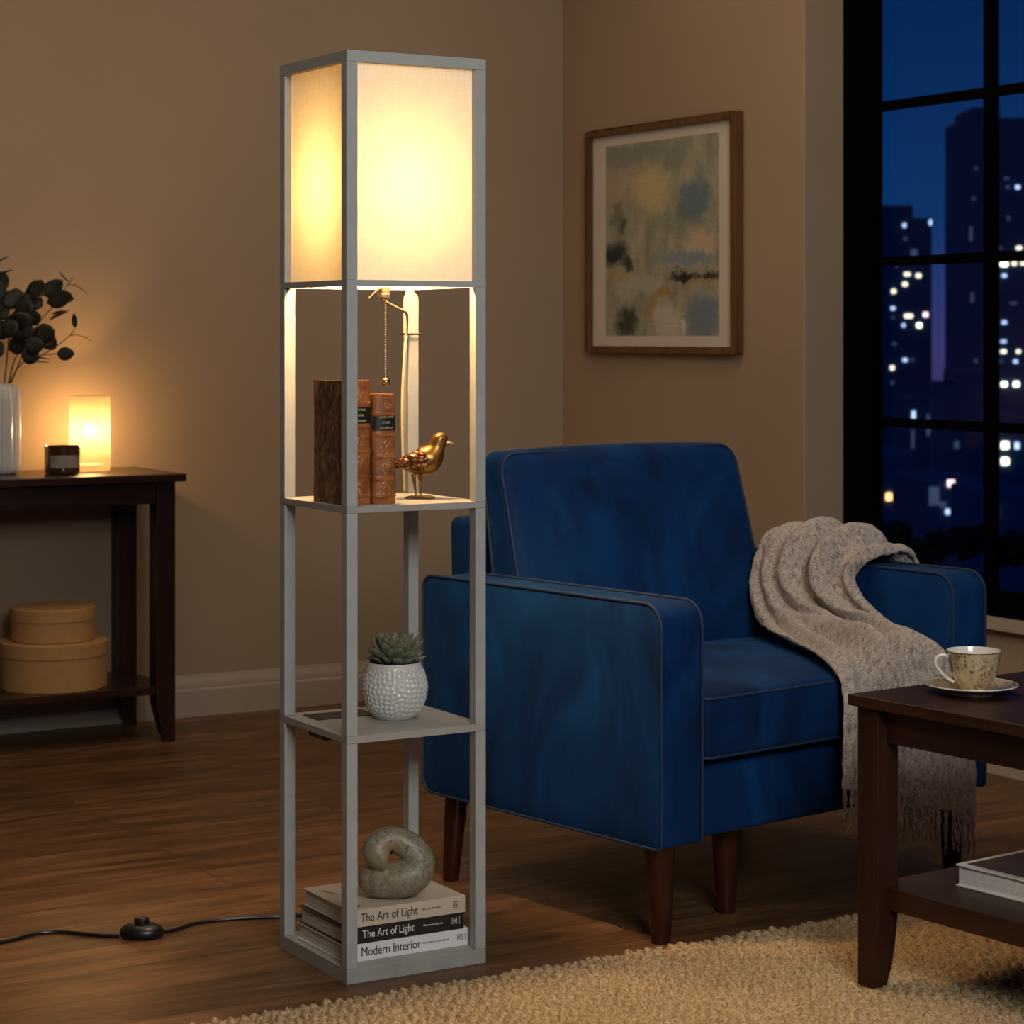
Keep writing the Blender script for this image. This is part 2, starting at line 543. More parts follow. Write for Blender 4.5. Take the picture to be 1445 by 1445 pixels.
M['piping'] = simple('navy velvet piping', (.004, .022, .070), 0.6, vary=0.1, sheen=0.05)
M['darkwood'] = wood('dark walnut wood', (.010, .0035, .0022), (.045, .015, .008), 0, 0.33, 0.25)
M['darkwood_z'] = wood('dark walnut leg wood', (.011, .0035, .0022), (.040, .012, .007), 2, 0.35, 0.25)
M['table'] = wood('red brown table wood', (.012, .0040, .0022), (.055, .019, .009), 1, 0.42, 0.0)
M['table_z'] = wood('red brown table leg wood', (.012, .0035, .0020), (.045, .014, .007), 2, 0.42, 0.0)
M['chairleg'] = wood('mahogany chair leg', (.020, .0045, .003), (.055, .012, .006), 2, 0.35, 0.3)
M['black'] = simple('black window metal', (.0010, .0010, .0012), 0.9, vary=0.1)
for n_ in M['black'].node_tree.nodes:
    if n_.type == 'BSDF_PRINCIPLED': n_.inputs['Specular IOR Level'].default_value = 0.03
M['plastic'] = simple('black plastic', (.006, .006, .007), 0.35, vary=0.05)
M['gloss'] = simple('black glossy charging pad', (.006, .006, .007), 0.45, vary=0.05)
M['brass'] = simple('polished brass', (.75, .52, .22), 0.22, 1.0, vary=0.05)
M['nickel'] = simple('pale brushed metal', (.80, .74, .60), 0.3, 0.9, vary=0.05)
M['cordlight'] = simple('clear beige cord', (.62, .50, .32), 0.4, vary=0.05)
M['goldframe'] = wood('bronze wooden picture frame', (.075, .032, .010), (.17, .085, .030), 2, 0.35, 0.1)
M['mat'] = simple('white picture mount', (.62, .55, .48), 0.85, vary=0.03)
M['art'] = m_art()
M['pages'] = m_pages('cream page block', (.80, .75, .68))
M['pages_x'] = m_pages('old cream page block', (.55, .45, .30), 0)
M['beige'] = simple('beige book cloth', (.60, .51, .40), 0.55, vary=0.05)
M['blackcover'] = simple('black book cover', (.018, .018, .016), 0.4, vary=0.1)
M['whitecover'] = simple('white book cover', (.80, .79, .77), 0.35, vary=0.03)
M['ink'] = simple('black printed ink', (.015, .013, .012), 0.5, vary=0.02)
M['whiteink'] = simple('white printed ink', (.85, .83, .78), 0.5, vary=0.02)
M['label'] = simple('dark green leather label', (.008, .014, .008), 0.4, vary=0.1)
M['goldink'] = simple('gold tooling', (.85, .68, .40), 0.45, 0.2, vary=0.1)
M['greyink'] = simple('faded grey ink', (.12, .10, .08), 0.5, vary=0.05)
M['soil'] = simple('dark potting soil', (.02, .014, .009), 0.95, vary=0.3, vscale=60, bscale=200, bstr=0.8)
M['whiteglaze'] = simple('white porcelain glaze', (.80, .76, .66), 0.15, vary=0.02, coat=0.6)
M['rimgold'] = simple('brown gilt rim', (.10, .045, .015), 0.3, 0.4, vary=0.05)
M['card'] = simple('kraft brown card', (.46, .250, .085), 0.8, vary=0.06, vscale=40, bscale=150, bstr=0.15)
M['amber'] = simple('brown glass candle jar', (.075, .028, .012), 0.15, vary=0.2, coat=0.5)
M['wax'] = simple('pale candle wax', (.55, .36, .20), 0.5, vary=0.05)
M['jarlabel'] = simple('grey paper candle label', (.30, .25, .20), 0.7, vary=0.25, vscale=30)
M['leaf'] = simple('dark eucalyptus leaf', (.013, .014, .005), 0.6, vary=0.4, vscale=25)
M['stem'] = simple('brown twig bark', (.075, .040, .020), 0.7, vary=0.2, vscale=60)
M['frost'] = m_diffuser('frosted glass', C(.20, .178, .12), 0.45)
M['acrylic'] = m_diffuser('frosted acrylic diffuser', C(.70, .65, .55), 0.75)
M['coverart'] = simple('dark printed book jacket', (.10, .055, .028), 0.3, vary=0.8, vscale=16)
M['city'] = m_facade('dark blue concrete facade', (.09, .20, .34))
M['cityground'] = simple('dark city ground', (.02, .025, .03), 0.9, vary=0.3, vscale=.05)
M['treeleaf'] = simple('dark night foliage', (.012, .018, .014), 0.9, vary=0.4, vscale=1.0)

# ------------------------------------------------------------------ the room
YW, XW, XN = 6.19, 3.82, 3.98        # back wall, window wall, wall at the back of the window recess
YN = 4.935                           # where the recess begins
H = 2.75
def struct(name, mb, mat, parent=None, **kw):
    o = mb.build(name, mat, parent, **kw)
    if parent is None: o['kind'] = 'structure'
    return o
struct('floor', MB().box(-2.5, XN+.1, -1.5, 6.4, -0.1, 0), M['floor'], smooth=False)
struct('ceiling', MB().box(-2.5, XN+.1, -1.5, 6.4, H, H+0.1), M['ceiling'], smooth=False)
struct('wall_back', MB().box(-2.5, XN+.02, YW, YW+0.2, 0, H), M['wall'], smooth=False)
struct('wall_left', MB().box(-2.6, -2.5, -1.5, YW+.2, 0, H), M['wall'], smooth=False)
struct('wall_right', MB().box(XW, XN+.02, YN, YW, 0, H), M['wall'], smooth=False, bevel=0.004)
wb = MB().box(XN, XN+.1, -1.5, YN, 0, 0.395).box(XN, XN+.2, -1.5, YN, 2.58, H).box(XN, XN+.2, -1.5, 1.2, .395, 2.58)
struct('wall_window', wb, M['wall'], smooth=False)
# sill board under the frame
struct('trim_1', MB().box(XN-.03, XN+.04, 1.2, YN, 0.365, 0.405), M['trim'], bevel=0.004)
def skirting(name, pts_prof, fn):
    mb = MB()
    P = [[fn(s, q, z) for (q, z) in pts_prof] for s in (0, 1)]
    mb.grid(P)
    n = len(pts_prof)
    mb.f.append(tuple(range(n))); mb.f.append(tuple(range(n, 2*n))[::-1])
    return struct(name, mb, M['trim'], angle=25)
prof = [(0, 0), (.016, 0), (.016, .076), (.012, .082), (.013, .092), (.009, .104), (.005, .112), (.004, .120), (0, .121)]
skirting('baseboard_back', prof, lambda s, q, z: (-2.5+s*(XW+2.5), YW-q, z))
skirting('baseboard_right', prof, lambda s, q, z: (XW-q, YN-0.0+s*(YW-YN), z))
skirting('baseboard_window', prof, lambda s, q, z: (XN-q, -1.5+s*(YN+1.5), z))
skirting('baseboard_recess', prof, lambda s, q, z: (XW-.016+s*(XN-XW+.016), YN-q, z))

# window: black frame with muntins, panes of glass
win = empty('window_1', (XN, 0, 0)); tag(win, kind='structure')
fr = MB()
Y1 = YN-.005; z0, z1 = 0.405, 2.575
fr.box(-.03, .006, Y1-.127, Y1, z0, z1)
fr.box(-.03, .006, 1.2, 1.3, z0, z1)
fr.box(-.03, .006, 1.3, Y1-.127, z0, z0+.062)
fr.box(-.03, .006, 1.3, Y1-.127, z1-.07, z1)
fr.build('window_frame', M['black'], win, smooth=False, bevel=0.003)
mu = MB()
yy = 4.370
cols = []
while yy > 1.4:
    mu.box(-.012, .014, yy-.0155, yy+.0155, z0+.062, z1-.07); cols.append(yy)
    yy -= .423
for zz in (.878, 1.312, 1.733, 2.155):
    mu.box(-.010, .012, 1.3, Y1-.127, zz-.0125, zz+.0125)
mu.build('muntin_grid', M['black'], win, smooth=False)
MB().box(.0, .004, 1.3, Y1-.127, z0+.062, z1-.07).build('window_pane', M['glass'], win, smooth=False)

# ------------------------------------------------------------------ city beyond the window
GZ = -25.0
struct('ground', MB().box(40, 900, -100, 1100, GZ-1, GZ), M['cityground'], smooth=False)
litmats = {'w': emit('lit window white', (1.0, .86, .62), 2.6), 'b': emit('lit window bright', (1.0, .86, .60), 6.5),
           'd': emit('lit window dim', (.35, .50, 1.0), .12), 'p': emit('lit window rosy', (1.0, .62, .62), 3.0), 'o': emit('lit window orange', (1.0, .42, .14), 4.5), 'v': emit('lit window pale blue', (.55, .68, 1.0), 1.8)}
def building(x0, x1, ytop, D, label, lights, depth=14, mat='city', steps=()):
    """a tower whose front faces the room; lights are lit windows on that front"""
    a = at_depth(x0, HY, D); b = at_depth(x1, HY, D)
    top = HC + (HY-ytop)*D/F
    rt = thing('building', label, 'building', ((a.x+b.x)/2, (a.y+b.y)/2, GZ), -math.radians(30.4), 'city buildings beyond the window')
    w = (b-a).length/2
    mb = MB().box(-w, w, 0, depth, 0, top-GZ)
    mb.build('facade', M[mat], rt, smooth=False)
    st = MB()
    for (s0, s1, dy) in steps:
        st.box(-w+2*w*s0, -w+2*w*s1, 1, depth-1, top-GZ, top-GZ+dy)
    if steps: st.build('rooftop_block', M[mat], rt, smooth=False)
    for (lx, ly, lw, lh, k) in lights:
        p = (lx-(x0+x1)/2)*D/F
        z = HC + (HY-ly)*D/F - GZ
        hw, hh = lw*D/F/2, lh*D/F/2
        MB().box(p-hw, p+hw, -.12, .1, z-hh, z+hh).build('lit_window', litmats[k], rt, smooth=False)
    return rt
L1 = [(1276, 318, 4, 5, 'v'), (1313, 314, 3, 7, 'v'), (1277.6, 337, 6, 3, 'd'), (1280, 387, 8, 4, 'w'), (1296, 389, 6, 5, 'w'), (1277, 401, 6, 5, 'w'), (1261, 411, 5, 5, 'w'),
      (1260, 435, 5, 4, 'v'), (1282, 446, 11, 5, 'w'), (1306, 444, 6, 6, 'p'), (1275, 459, 4, 4, 'v'), (1297, 459, 6, 5, 'b'), (1260, 448, 4, 3, 'd'), (1262, 485, 6, 3, 'd'),
      (1277, 508, 6, 4, 'v'), (1287, 508, 5, 3, 'd'), (1259, 519, 5, 5, 'w'), (1259, 540, 4, 4, 'd'), (1290, 360, 9, 16, 'd'), (1266, 372, 3, 10, 'd')]
building(1190, 1315, 307, 350, 'slim dark tower at the left of the window with scattered white lit windows', L1, steps=((.35, .8, 2.0),))
L2 = [(1420, 252, 6, 3, 'd'), (1422, 264, 5, 4, 'd'), (1436, 264, 5, 5, 'v'), (1402, 267, 3, 5, 'v'), (1423, 308, 4, 4, 'd'), (1438, 350, 7, 4, 'w'), (1412, 350, 4, 3, 'd'), (1417, 373, 9, 5, 'b'), (1431, 372, 6, 4, 'w'), (1443, 372, 6, 3, 'w'),
      (1417, 389, 6, 4, 'v'), (1404, 400, 4, 6, 'w'), (1430, 428, 9, 3, 'd'), (1377, 238, 3, 4, 'd'), (1374, 280, 4, 3, 'd'), (1404, 443, 4, 4, 'd'), (1417, 455, 6, 4, 'v'), (1416, 482, 7, 3, 'v'), (1416, 496, 7, 4, 'w'), (1437, 496, 5, 4, 'w'),
      (1413, 510, 4, 3, 'd'), (1433, 510, 5, 4, 'v'), (1377, 509, 4, 4, 'd'), (1417, 542, 7, 6, 'b'), (1434, 542, 7, 6, 'b'), (1370, 330, 3, 20, 'd'), (1372, 420, 3, 14, 'd')]
building(1362, 1490, 166, 300, 'tall broad dark tower at the right of the window with rows of lit windows', L2, steps=((.1, .4, 1.5),))
building(1284, 1337, 561, 290, 'mid height dark block between the two city towers', [(1289, 586, 4, 12, 'v'), (1288, 620, 3, 26, 'd'), (1310, 600, 4, 30, 'd'), (1342-20, 660, 5, 40, 'd')])
building(1343, 1392, 541, 270, 'dark block with a stepped roof at the foot of the tall right tower', [(1350, 628, 6, 10, 'd'), (1372, 632, 7, 10, 'd')], steps=((0, .35, -0.1), (.35, 1, 1.4)))
building(1396, 1475, 585, 240, 'low dark block behind the right panes with square bright windows', [(1418, 628.5, 9, 9, 'b'), (1435, 629, 6, 9, 'v'), (1418, 651, 9, 9, 'b'), (1460, 640, 8, 8, 'w')])
building(1228, 1292, 640, 215, 'low dark block behind the lower left pane with an orange lit shopfront', [(1258, 701, 15, 10, 'o'), (1273, 699, 9, 12, 'o')])
building(1300, 1398, 680, 180, 'low dark terrace above the night treetops with small blue lights', [(1342, 677+5, 9, 9, 'p'), (1337, 722, 5, 7, 'v'), (1355, 726, 5, 6, 'v'), (1318, 700, 14, 26, 'd'), (1330, 712, 8, 8, 'd')])
building(1399, 1480, 700, 150, 'low dark kiosk block at the foot of the right panes with small lights', [(1401, 721, 6, 8, 'w'), (1419, 803-30, 6, 6, 'v')])
def tree(px, D, ytop, wpx, label):
    b = at_depth(px, HY, D)
    top = HC + (HY-ytop)*D/F
    h = top-GZ
    rt = thing('tree', label, 'tree', (b.x, b.y, GZ), 0, 'dark trees below the window')
    MB().tube([(0, 0, 0), (0.1, 0, h*.35), (0, .1, h*.7)], [.35, .28, .15], 8).build('trunk', M['stem'], rt)
    W = wpx*D/F/2
    cr = MB()
    for i in range(26):
        a, e = random.uniform(0, 2*PI), random.uniform(-.7, 1)
        rr = random.uniform(.35, .75)
        s = random.uniform(.28, .42)*W
        cr.ellipsoid((W*rr*math.cos(a), W*rr*math.sin(a), h-W*1.0+e*W*.62), (s, s, s*.8), seg=10, rings=6)
    cr.build('crown', M['treeleaf'], rt)
tree(1262, 130, 728, 70, 'round dark tree below the orange lit windows')
tree(1318, 120, 742, 66, 'round dark tree in the middle of the lower pane')
tree(1372, 128, 734, 70, 'dark tree left of the thick vertical bar of the window')
tree(1428, 118, 745, 70, 'dark tree seen in the lower right pane')

# ------------------------------------------------------------------ rug
def make_rug():
    x0, x1, y0, y1 = 1.15, 3.45, 1.75, 3.385
    st = 0.0034
    nx, ny = int((x1-x0)/st), int((y1-y0)/st)
    X, Y = np.meshgrid(np.linspace(x0, x1, nx), np.linspace(y0, y1, ny), indexing='ij')
    ang = math.radians(9.5)
    # wobble
    wob = 0.0035*np.sin(Y*31+np.sin(X*17)*1.3)+0.0022*np.sin(X*53+Y*41)+0.0015*np.sin(Y*97+X*29)
    s = (X*math.cos(ang)+Y*math.sin(ang)) + wob
    l = (-X*math.sin(ang)+Y*math.cos(ang)) + 0.0025*np.sin(X*71+Y*23)
    q = s/0.021
    row = np.floor(q); fq = q-row
    rr = np.sin(row*12.9898)*43758.5453; rr = rr-np.floor(rr)
    l2 = l/0.027+rr*1.0+0.75*np.abs(fq-.5)*2
    cell = np.floor(l2); fl = l2-cell
    hr = np.sin(row*78.233+cell*37.719)*43758.5453; hr = hr-np.floor(hr)
    prof = 1-np.abs(2*fq-1)**2.6
    lump = 1-np.abs(2*fl-1)**4.0
    hgt = 0.0005 + 0.0190*prof*(0.30+0.70*lump)*(0.78+0.30*hr)
    hgt += 0.0008*np.sin(X*900+hr*9)*np.sin(Y*840+hr*5)
    edge = y1 - 0.006 - 0.006*np.sin(row*1.9+rr*6)*0.6 - Y
    hgt *= np.clip(edge/0.006, 0, 1)**0.5
    hgt = np.where(edge < 0, 0.0005, hgt)
    V = np.stack([X, Y, hgt], -1).reshape(-1, 3)
    V[:, 1] = np.where(V[:, 1] > y1-0.004, V[:, 1]+0.0, V[:, 1])
    i, j = np.meshgrid(np.arange(nx-1), np.arange(ny-1), indexing='ij')
    a = (i*ny+j).ravel()
    Fq = np.stack([a, a+ny, a+ny+1, a+1], -1)
    keep = ~((V[Fq, 2] < 0.0007).all(axis=1))
    Fq = Fq[keep]
    me = bpy.data.meshes.new('area_rug')
    me.vertices.add(len(V)); me.vertices.foreach_set('co', V.ravel())
    me.loops.add(Fq.size); me.loops.foreach_set('vertex_index', Fq.ravel().astype(np.int32))
    me.polygons.add(len(Fq)); me.polygons.foreach_set('loop_start', np.arange(0, Fq.size, 4, dtype=np.int32))
    me.update(calc_edges=True)
    me.polygons.foreach_set('use_smooth', np.ones(len(Fq), bool))
    me.materials.append(M['rug'])
    o = bpy.data.objects.new('area_rug', me); COL.objects.link(o)
    tag(o, 'chunky braided jute rug lying on the floor in front of the armchair', 'rug')
    return o
make_rug()

# ------------------------------------------------------------------ floor lamp with shelves
LX, LY, S = 1.8552, 3.6243, 0.137
T = 0.021
lamp = thing('floor_lamp', 'tall square grey shelf floor lamp with a glowing cream fabric shade', 'floor lamp', (LX, LY, 0))
levels = [(0.0, 0.026), (0.4115, 0.424), (0.806, 0.8175), (1.196, 1.2065), (1.581, 1.600)]
for (sx, sy) in ((-1, -1), (1, -1), (1, 1), (-1, 1)):
    mb = MB()
    for a, b in zip(levels[:-1], levels[1:]):
        g = 0.0003
        xs = sorted((sx*S, sx*(S-T))); ys = sorted((sy*S, sy*(S-T)))
        mb.box(xs[0], xs[1], ys[0], ys[1], a[1]+g, b[0]-g)
    mb.build('post', M['grey'], lamp, smooth=False, bevel=0.0006)
def slab(name, lv, mat):
    return MB().box(-S, S, -S, S, lv[0], lv[1]).build(name, mat, lamp, smooth=False, bevel=0.0006)
slab('base', levels[0], M['shelfpaint'])
sh1 = slab('shelf', levels[1], M['shelfpaint'])
slab('shelf', levels[2], M['shelfpaint'])
def ringframe(name, lv, w=T):
    mb = MB()
    mb.box(-S, S, -S, -S+w, *lv); mb.box(-S, S, S-w, S, *lv)
    mb.box(-S, -S+w, -S+w, S-w, *lv); mb.box(S-w, S, -S+w, S-w, *lv)
    return mb.build(name, M['grey'], lamp, smooth=False)
ringframe('shade_rail', levels[3], 0.012)
ringframe('top_rail', levels[4])
# shade: four fabric panels and the fabric top
sp = MB()
q, th = S-0.013, 0.0012
a0, a1 = 1.2065, 1.581
e = S-0.004
for sy in (-1, 1):
    sp.add([(-(S-T), sy*q, a0), (S-T, sy*q, a0), (S-T, sy*q, a1), (-(S-T), sy*q, a1)], [(0, 1, 2, 3)])
    sp.add([(sy*q, -(S-T), a0), (sy*q, S-T, a0), (sy*q, S-T, a1), (sy*q, -(S-T), a1)], [(0, 1, 2, 3)])
sp.add([(-q, -q, a1+.002), (q, -q, a1+.002), (q, q, a1+.002), (-q, q, a1+.002)], [(0, 1, 2, 3)])
sp.build('lamp_shade', M['shade'], lamp, smooth=False)
MB().box(-(S-.012), S-.012, -(S-.012), S-.012, 1.1965, 1.199).build('bottom_diffuser', M['acrylic'], lamp, smooth=False)
# bulb, holder
bulbm = m_bulb('warm bulb glass', (1.0, .70, .36), 12.0, .85)
MB().lathe([(0.0001, 1.425), (.012, 1.422), (.024, 1.410), (.030, 1.392), (.029, 1.372), (.022, 1.352), (.015, 1.336), (.014, 1.318)][::-1], 24).build('bulb', bulbm, lamp)
MB().lathe([(.017, 1.262), (.019, 1.268), (.019, 1.30), (.016, 1.318)], 24).build('bulb_holder', M['brass'], lamp)
# the switch housing below the diffuser
sw = at_depth(544, 407, 4.06)
def L(p): return (p[0]-LX, p[1]-LY, p[2])
sx_, sy_ = sw.x-LX, sw.y-LY
h_ = MB().lathe([(.006, 1.2), (.0075, 1.196), (.0075, 1.186), (.009, 1.185), (.009, 1.179), (.005, 1.176)][::-1], 20, (sx_, sy_, 0))
h_.build('switch_housing', M['nickel'], lamp)
br_ = MB()
d = c2w(1, 0)
p0 = Vector((sx_-.012*d[0], sy_-.012*d[1], 1.194)); p1 = p0+Vector((-.017*d[0], -.017*d[1], -.017))
br_.tube([p0, p1], [(.0022, .0045), (.0022, .0045)], 10)
br_.tube([p0+Vector((.012*d[0], .012*d[1], .002)), p0], [(.0022, .0045), (.0022, .0045)], 10)
br_.build('cord_bracket', M['nickel'], lamp)
# ball chain with its pull
ch = MB()
zt, zb = 1.178, 1.046
nb = 31
for i in range(nb):
    z = zt-(zt-zb)*i/(nb-1)
    ch.ellipsoid((sx_, sy_, z), (.0021, .0021, .0021), seg=8, rings=5)
ch.tube([(sx_, sy_, zt), (sx_, sy_, zb-.006)], .0005, 6)
cho = ch.build('pull_chain', M['nickel'], lamp)
MB().ellipsoid((sx_, sy_, 1.0275), (.0080, .0080, .0086)).tube([(sx_, sy_, 1.045), (sx_, sy_, 1.033)], [.0016, .0024], 10).build('chain_ball', M['brass'], cho)
# cord from the holder to the back post and down it
bp = (S-T, S-T)
c0 = [at_depth(534, 401, 4.06), at_depth(535, 416, 4.08), at_depth(546, 427, 4.10), at_depth(563, 436, 4.15), at_depth(574, 444, 4.195)]
pts = [L(p) for p in c0]
px_, py_ = S-T-.006, S-T-.003
pts += [(px_, py_, 1.115), (px_-.001, py_, 1.10), (px_-.006, py_, 1.05), (px_-.010, py_-.002, .98), (px_-.008, py_, .90), (px_-.004, py_, .822)]
cord_up = MB().tube([tuple(p) for p in catmull(pts, 8)], .0026, 8).build('hanging_cord', M['cordlight'], lamp)
cm = MB()
for z in (1.1135,):
    a, b = S-T-.004, S+.002
    cm.tube([(a, a, z), (b, a, z), (b, b, z), (a, b, z)], .0018, 8, closed=True)
cm.build('cord_clip', M['brass'], lamp)
# charging pad sunk in the lower shelf
cp = L(on_z(428, 1010, .424))
MB().box(-.107, .012, .040, .105, .4235, .4255).build('charging_pad', M['gloss'], lamp, smooth=False, bevel=0.0006)
MB().box(-.098, .000, .036, .100, .387, .4116).build('charging_box', M['plastic'], lamp, bevel=0.004)
# floor cord with foot switch
fp = [(on_z(x, y, .004)) for (x, y) in ((-60, 1341), (-20, 1334), (18, 1326), (50, 1317.5), (80, 1315), (110, 1317), (140, 1320), (168, 1321))]
fp2 = [(on_z(x, y, .004)) for (x, y) in ((232, 1315), (250, 1311), (275, 1303), (310, 1298), (350, 1295), (390, 1293.5), (430, 1290), (480, 1284))]
fp2.append(Vector((LX+S-.03, LY+S+.012, .004)))
fp2.append(Vector((LX+S-.01, LY+S+.006, .03)))
fp2.append(Vector((LX+S-.01, LY+S+.004, .40)))
mb = MB().tube([L(p) for p in catmull([tuple(p) for p in fp], 6)], .0037, 8)
mb.tube([L(p) for p in catmull([tuple(p) for p in fp2], 6)], .0037, 8)
mb.build('floor_cord', M['plastic'], lamp)
sc0 = on_z(200, 1322, 0.0)
d = c2w(1, 0); dirx = Vector((d[0], d[1], 0)); diry = Vector((-d[1], d[0], 0))
sw_ = MB()
pr = [(.0001, 0), (.85, 0), (.97, .15), (1, .35), (.97, .55), (.85, .76), (.6, .93), (.3, 1.0), (.0001, 1.0)]
P = []
for (r, z) in pr:
    P.append([Vector(L(sc0))+dirx*(r*.041*math.cos(2*PI*k/40))+diry*(r*.030*math.sin(2*PI*k/40))+Vector((0, 0, z*.026)) for k in range(40)])
sw_.grid(P, closed_v=True)
swo = sw_.build('foot_switch', M['plastic'], lamp)
bt = Vector(L(sc0))
MB().lathe([(.0135, .022), (.0140, .028), (.0138, .0345), (.012, .0365), (.0001, .037)], 28, tuple(bt)).build('switch_button', M['plastic'], swo)

# ------------------------------------------------------------------ books at the bottom of the lamp
def flat_book(name, label, x0, x1, y0, y1, z0, z1, cover, pagem, title, inkm, tsize, tx, small, group, spine_round=0.0015):
    cx, cy = (x0+x1)/2, (y0+y1)/2
    rt = thing(name, label, 'book', (cx, cy, z0))
    hx, hy, h = (x1-x0)/2, (y1-y0)/2, z1-z0
    c = 0.0022
    cv = MB().box(-hx, hx, -hy, hy, 0, c).box(-hx, hx, -hy, hy, h-c, h).box(-hx, hx, -hy, -hy+c, c, h-c)
    co = cv.build('cover', cover, rt, smooth=False, bevel=0.0008)
    MB().box(-hx+.004, hx-.004, -hy+c, hy-.005, c, h-c).build('page_block', pagem, rt, smooth=False)
    R = (PI/2, 0, 0)
    text('title', title, tsize, inkm, rt, (tx-.0075-cx, -hy-.0002, h*.50), R, sx=0.79)
    text('subtitle', small, .0052, inkm, rt, (tx-cx+.112, -hy-.0002, h*.52), R)
    # publisher mark: a ring in a rounded square
    mk = MB()
    mx, mz, k = hx-.0195, h*.53, .0048
    pts = [(mx+k*sx, -hy-.0003, mz+k*sz) for (sx, sz) in ((-1, -1), (1, -1), (1, 1), (-1, 1))]
    mk.tube(pts, .0007, 6, closed=True)
    mk.tube([(mx+.0022*math.cos(a*PI/6), -hy-.0003, mz+.0022*math.sin(a*PI/6)) for a in range(12)], .0006, 6, closed=True)
    mk.tube([(mx+.0105, -hy-.0003, mz-.007), (mx+.0105, -hy-.0003, mz+.007)], .0004, 5)
    mk.build('publisher_mark', inkm, rt)
    return rt
SY = 3.5215
g_ = 'books stacked on the lamp base'
zb0 = .0262
b3 = flat_book('coffee_table_book', 'white hardcover book titled Modern Interior, bottom of the stack in the lamp base', 1.733, 1.978, SY, 3.718, zb0, .0562, M['whitecover'], M['pages'], 'Modern Interior', M['ink'], .0225, 1.770, 'Mauris dea, Chars Apprae', g_)
b2 = flat_book('coffee_table_book', 'black hardcover book titled The Art of Light, middle of the stack in the lamp base', 1.733, 1.968, SY+.002, 3.712, .0564, .0860, M['blackcover'], M['pages'], 'The Art of Light', M['whiteink'], .0195, 1.774, 'Manvaerud Brance', g_)
b1 = flat_book('coffee_table_book', 'beige hardcover book titled The Art of Light, on top of the stack below the sculpture', 1.741, 1.968, SY-.003, 3.712, .0862, .1165, M['beige'], M['pages'], 'The Art of Light', M['ink'], .0215, 1.768, 'Sunnt de Prodeam', g_)
# printed marks on the top cover
text('cover_lettering', 'the art\nof light', .009, M['greyink'], b1, (-.105, -.070, .0305), (0, 0, 0))
cvm = MB()
cvm.tube([tuple(p) for p in catmull([(.055, .03, .0305), (.075, .042, .0305), (.092, .036, .0305), (.082, .020, .0305)], 6)], [.0006]*19, 6)
cvm.build('cover_drawing', M['greyink'], b1); cvm = MB()
cvm.tube([tuple(p) for p in catmull([(-.10, .06, .0305), (-.09, .045, .0305), (-.08, .02, .0305)], 6)], [.0008]*13, 6)
cvm.build('cover_drawing', M['greyink'], b1)

# ------------------------------------------------------------------ sculpture
def remeshed(name, mb, mat, parent, loc, voxel, smooth_it=8, rz=0):
    o = mb.build(name, mat, parent, loc=loc)
    o.rotation_euler = (0, 0, rz)
    r = o.modifiers.new('r', 'REMESH'); r.mode = 'VOXEL'; r.voxel_size = voxel; r.use_smooth_shade = True
    if smooth_it:
        k = o.modifiers.new('s', 'SMOOTH'); k.factor = 0.5; k.iterations = smooth_it
    return o
RZ = -math.radians(30.4)
kp = [(-.037, .002, .033, .029), (-.014, .000, .0315, .031), (.014, .002, .035, .0330), (.036, .006, .045, .0320), (.0415, .008, .064, .0295), (.031, .008, .085, .0265), (.012, .006, .0985, .0240), (-.008, .002, .1035, .0240), (-.024, -.004, .0960, .0260), (-.030, -.010, .0840, .0270), (-.021, -.013, .0755, .0245), (-.0125, -.012, .0735, .0190)]
kk = catmull(kp, 6)
km = MB().tube([(a[0], a[1], a[2]) for a in kk], [float(a[3]) for a in kk], 28)
km.ellipsoid((-.036, .004, .033), (.030, .028, .029))
km.ellipsoid((0, .006, .020), (.052, .034, .0195))
sp0 = at_depth(557, 475, 4.005)
sc_ = remeshed('abstract_sculpture', km, M['stone'], None, (sp0.x, sp0.y, .1165), .0022, 7, RZ)
tag(sc_, 'speckled grey stone knot sculpture resting on the books in the lamp base', 'sculpture')

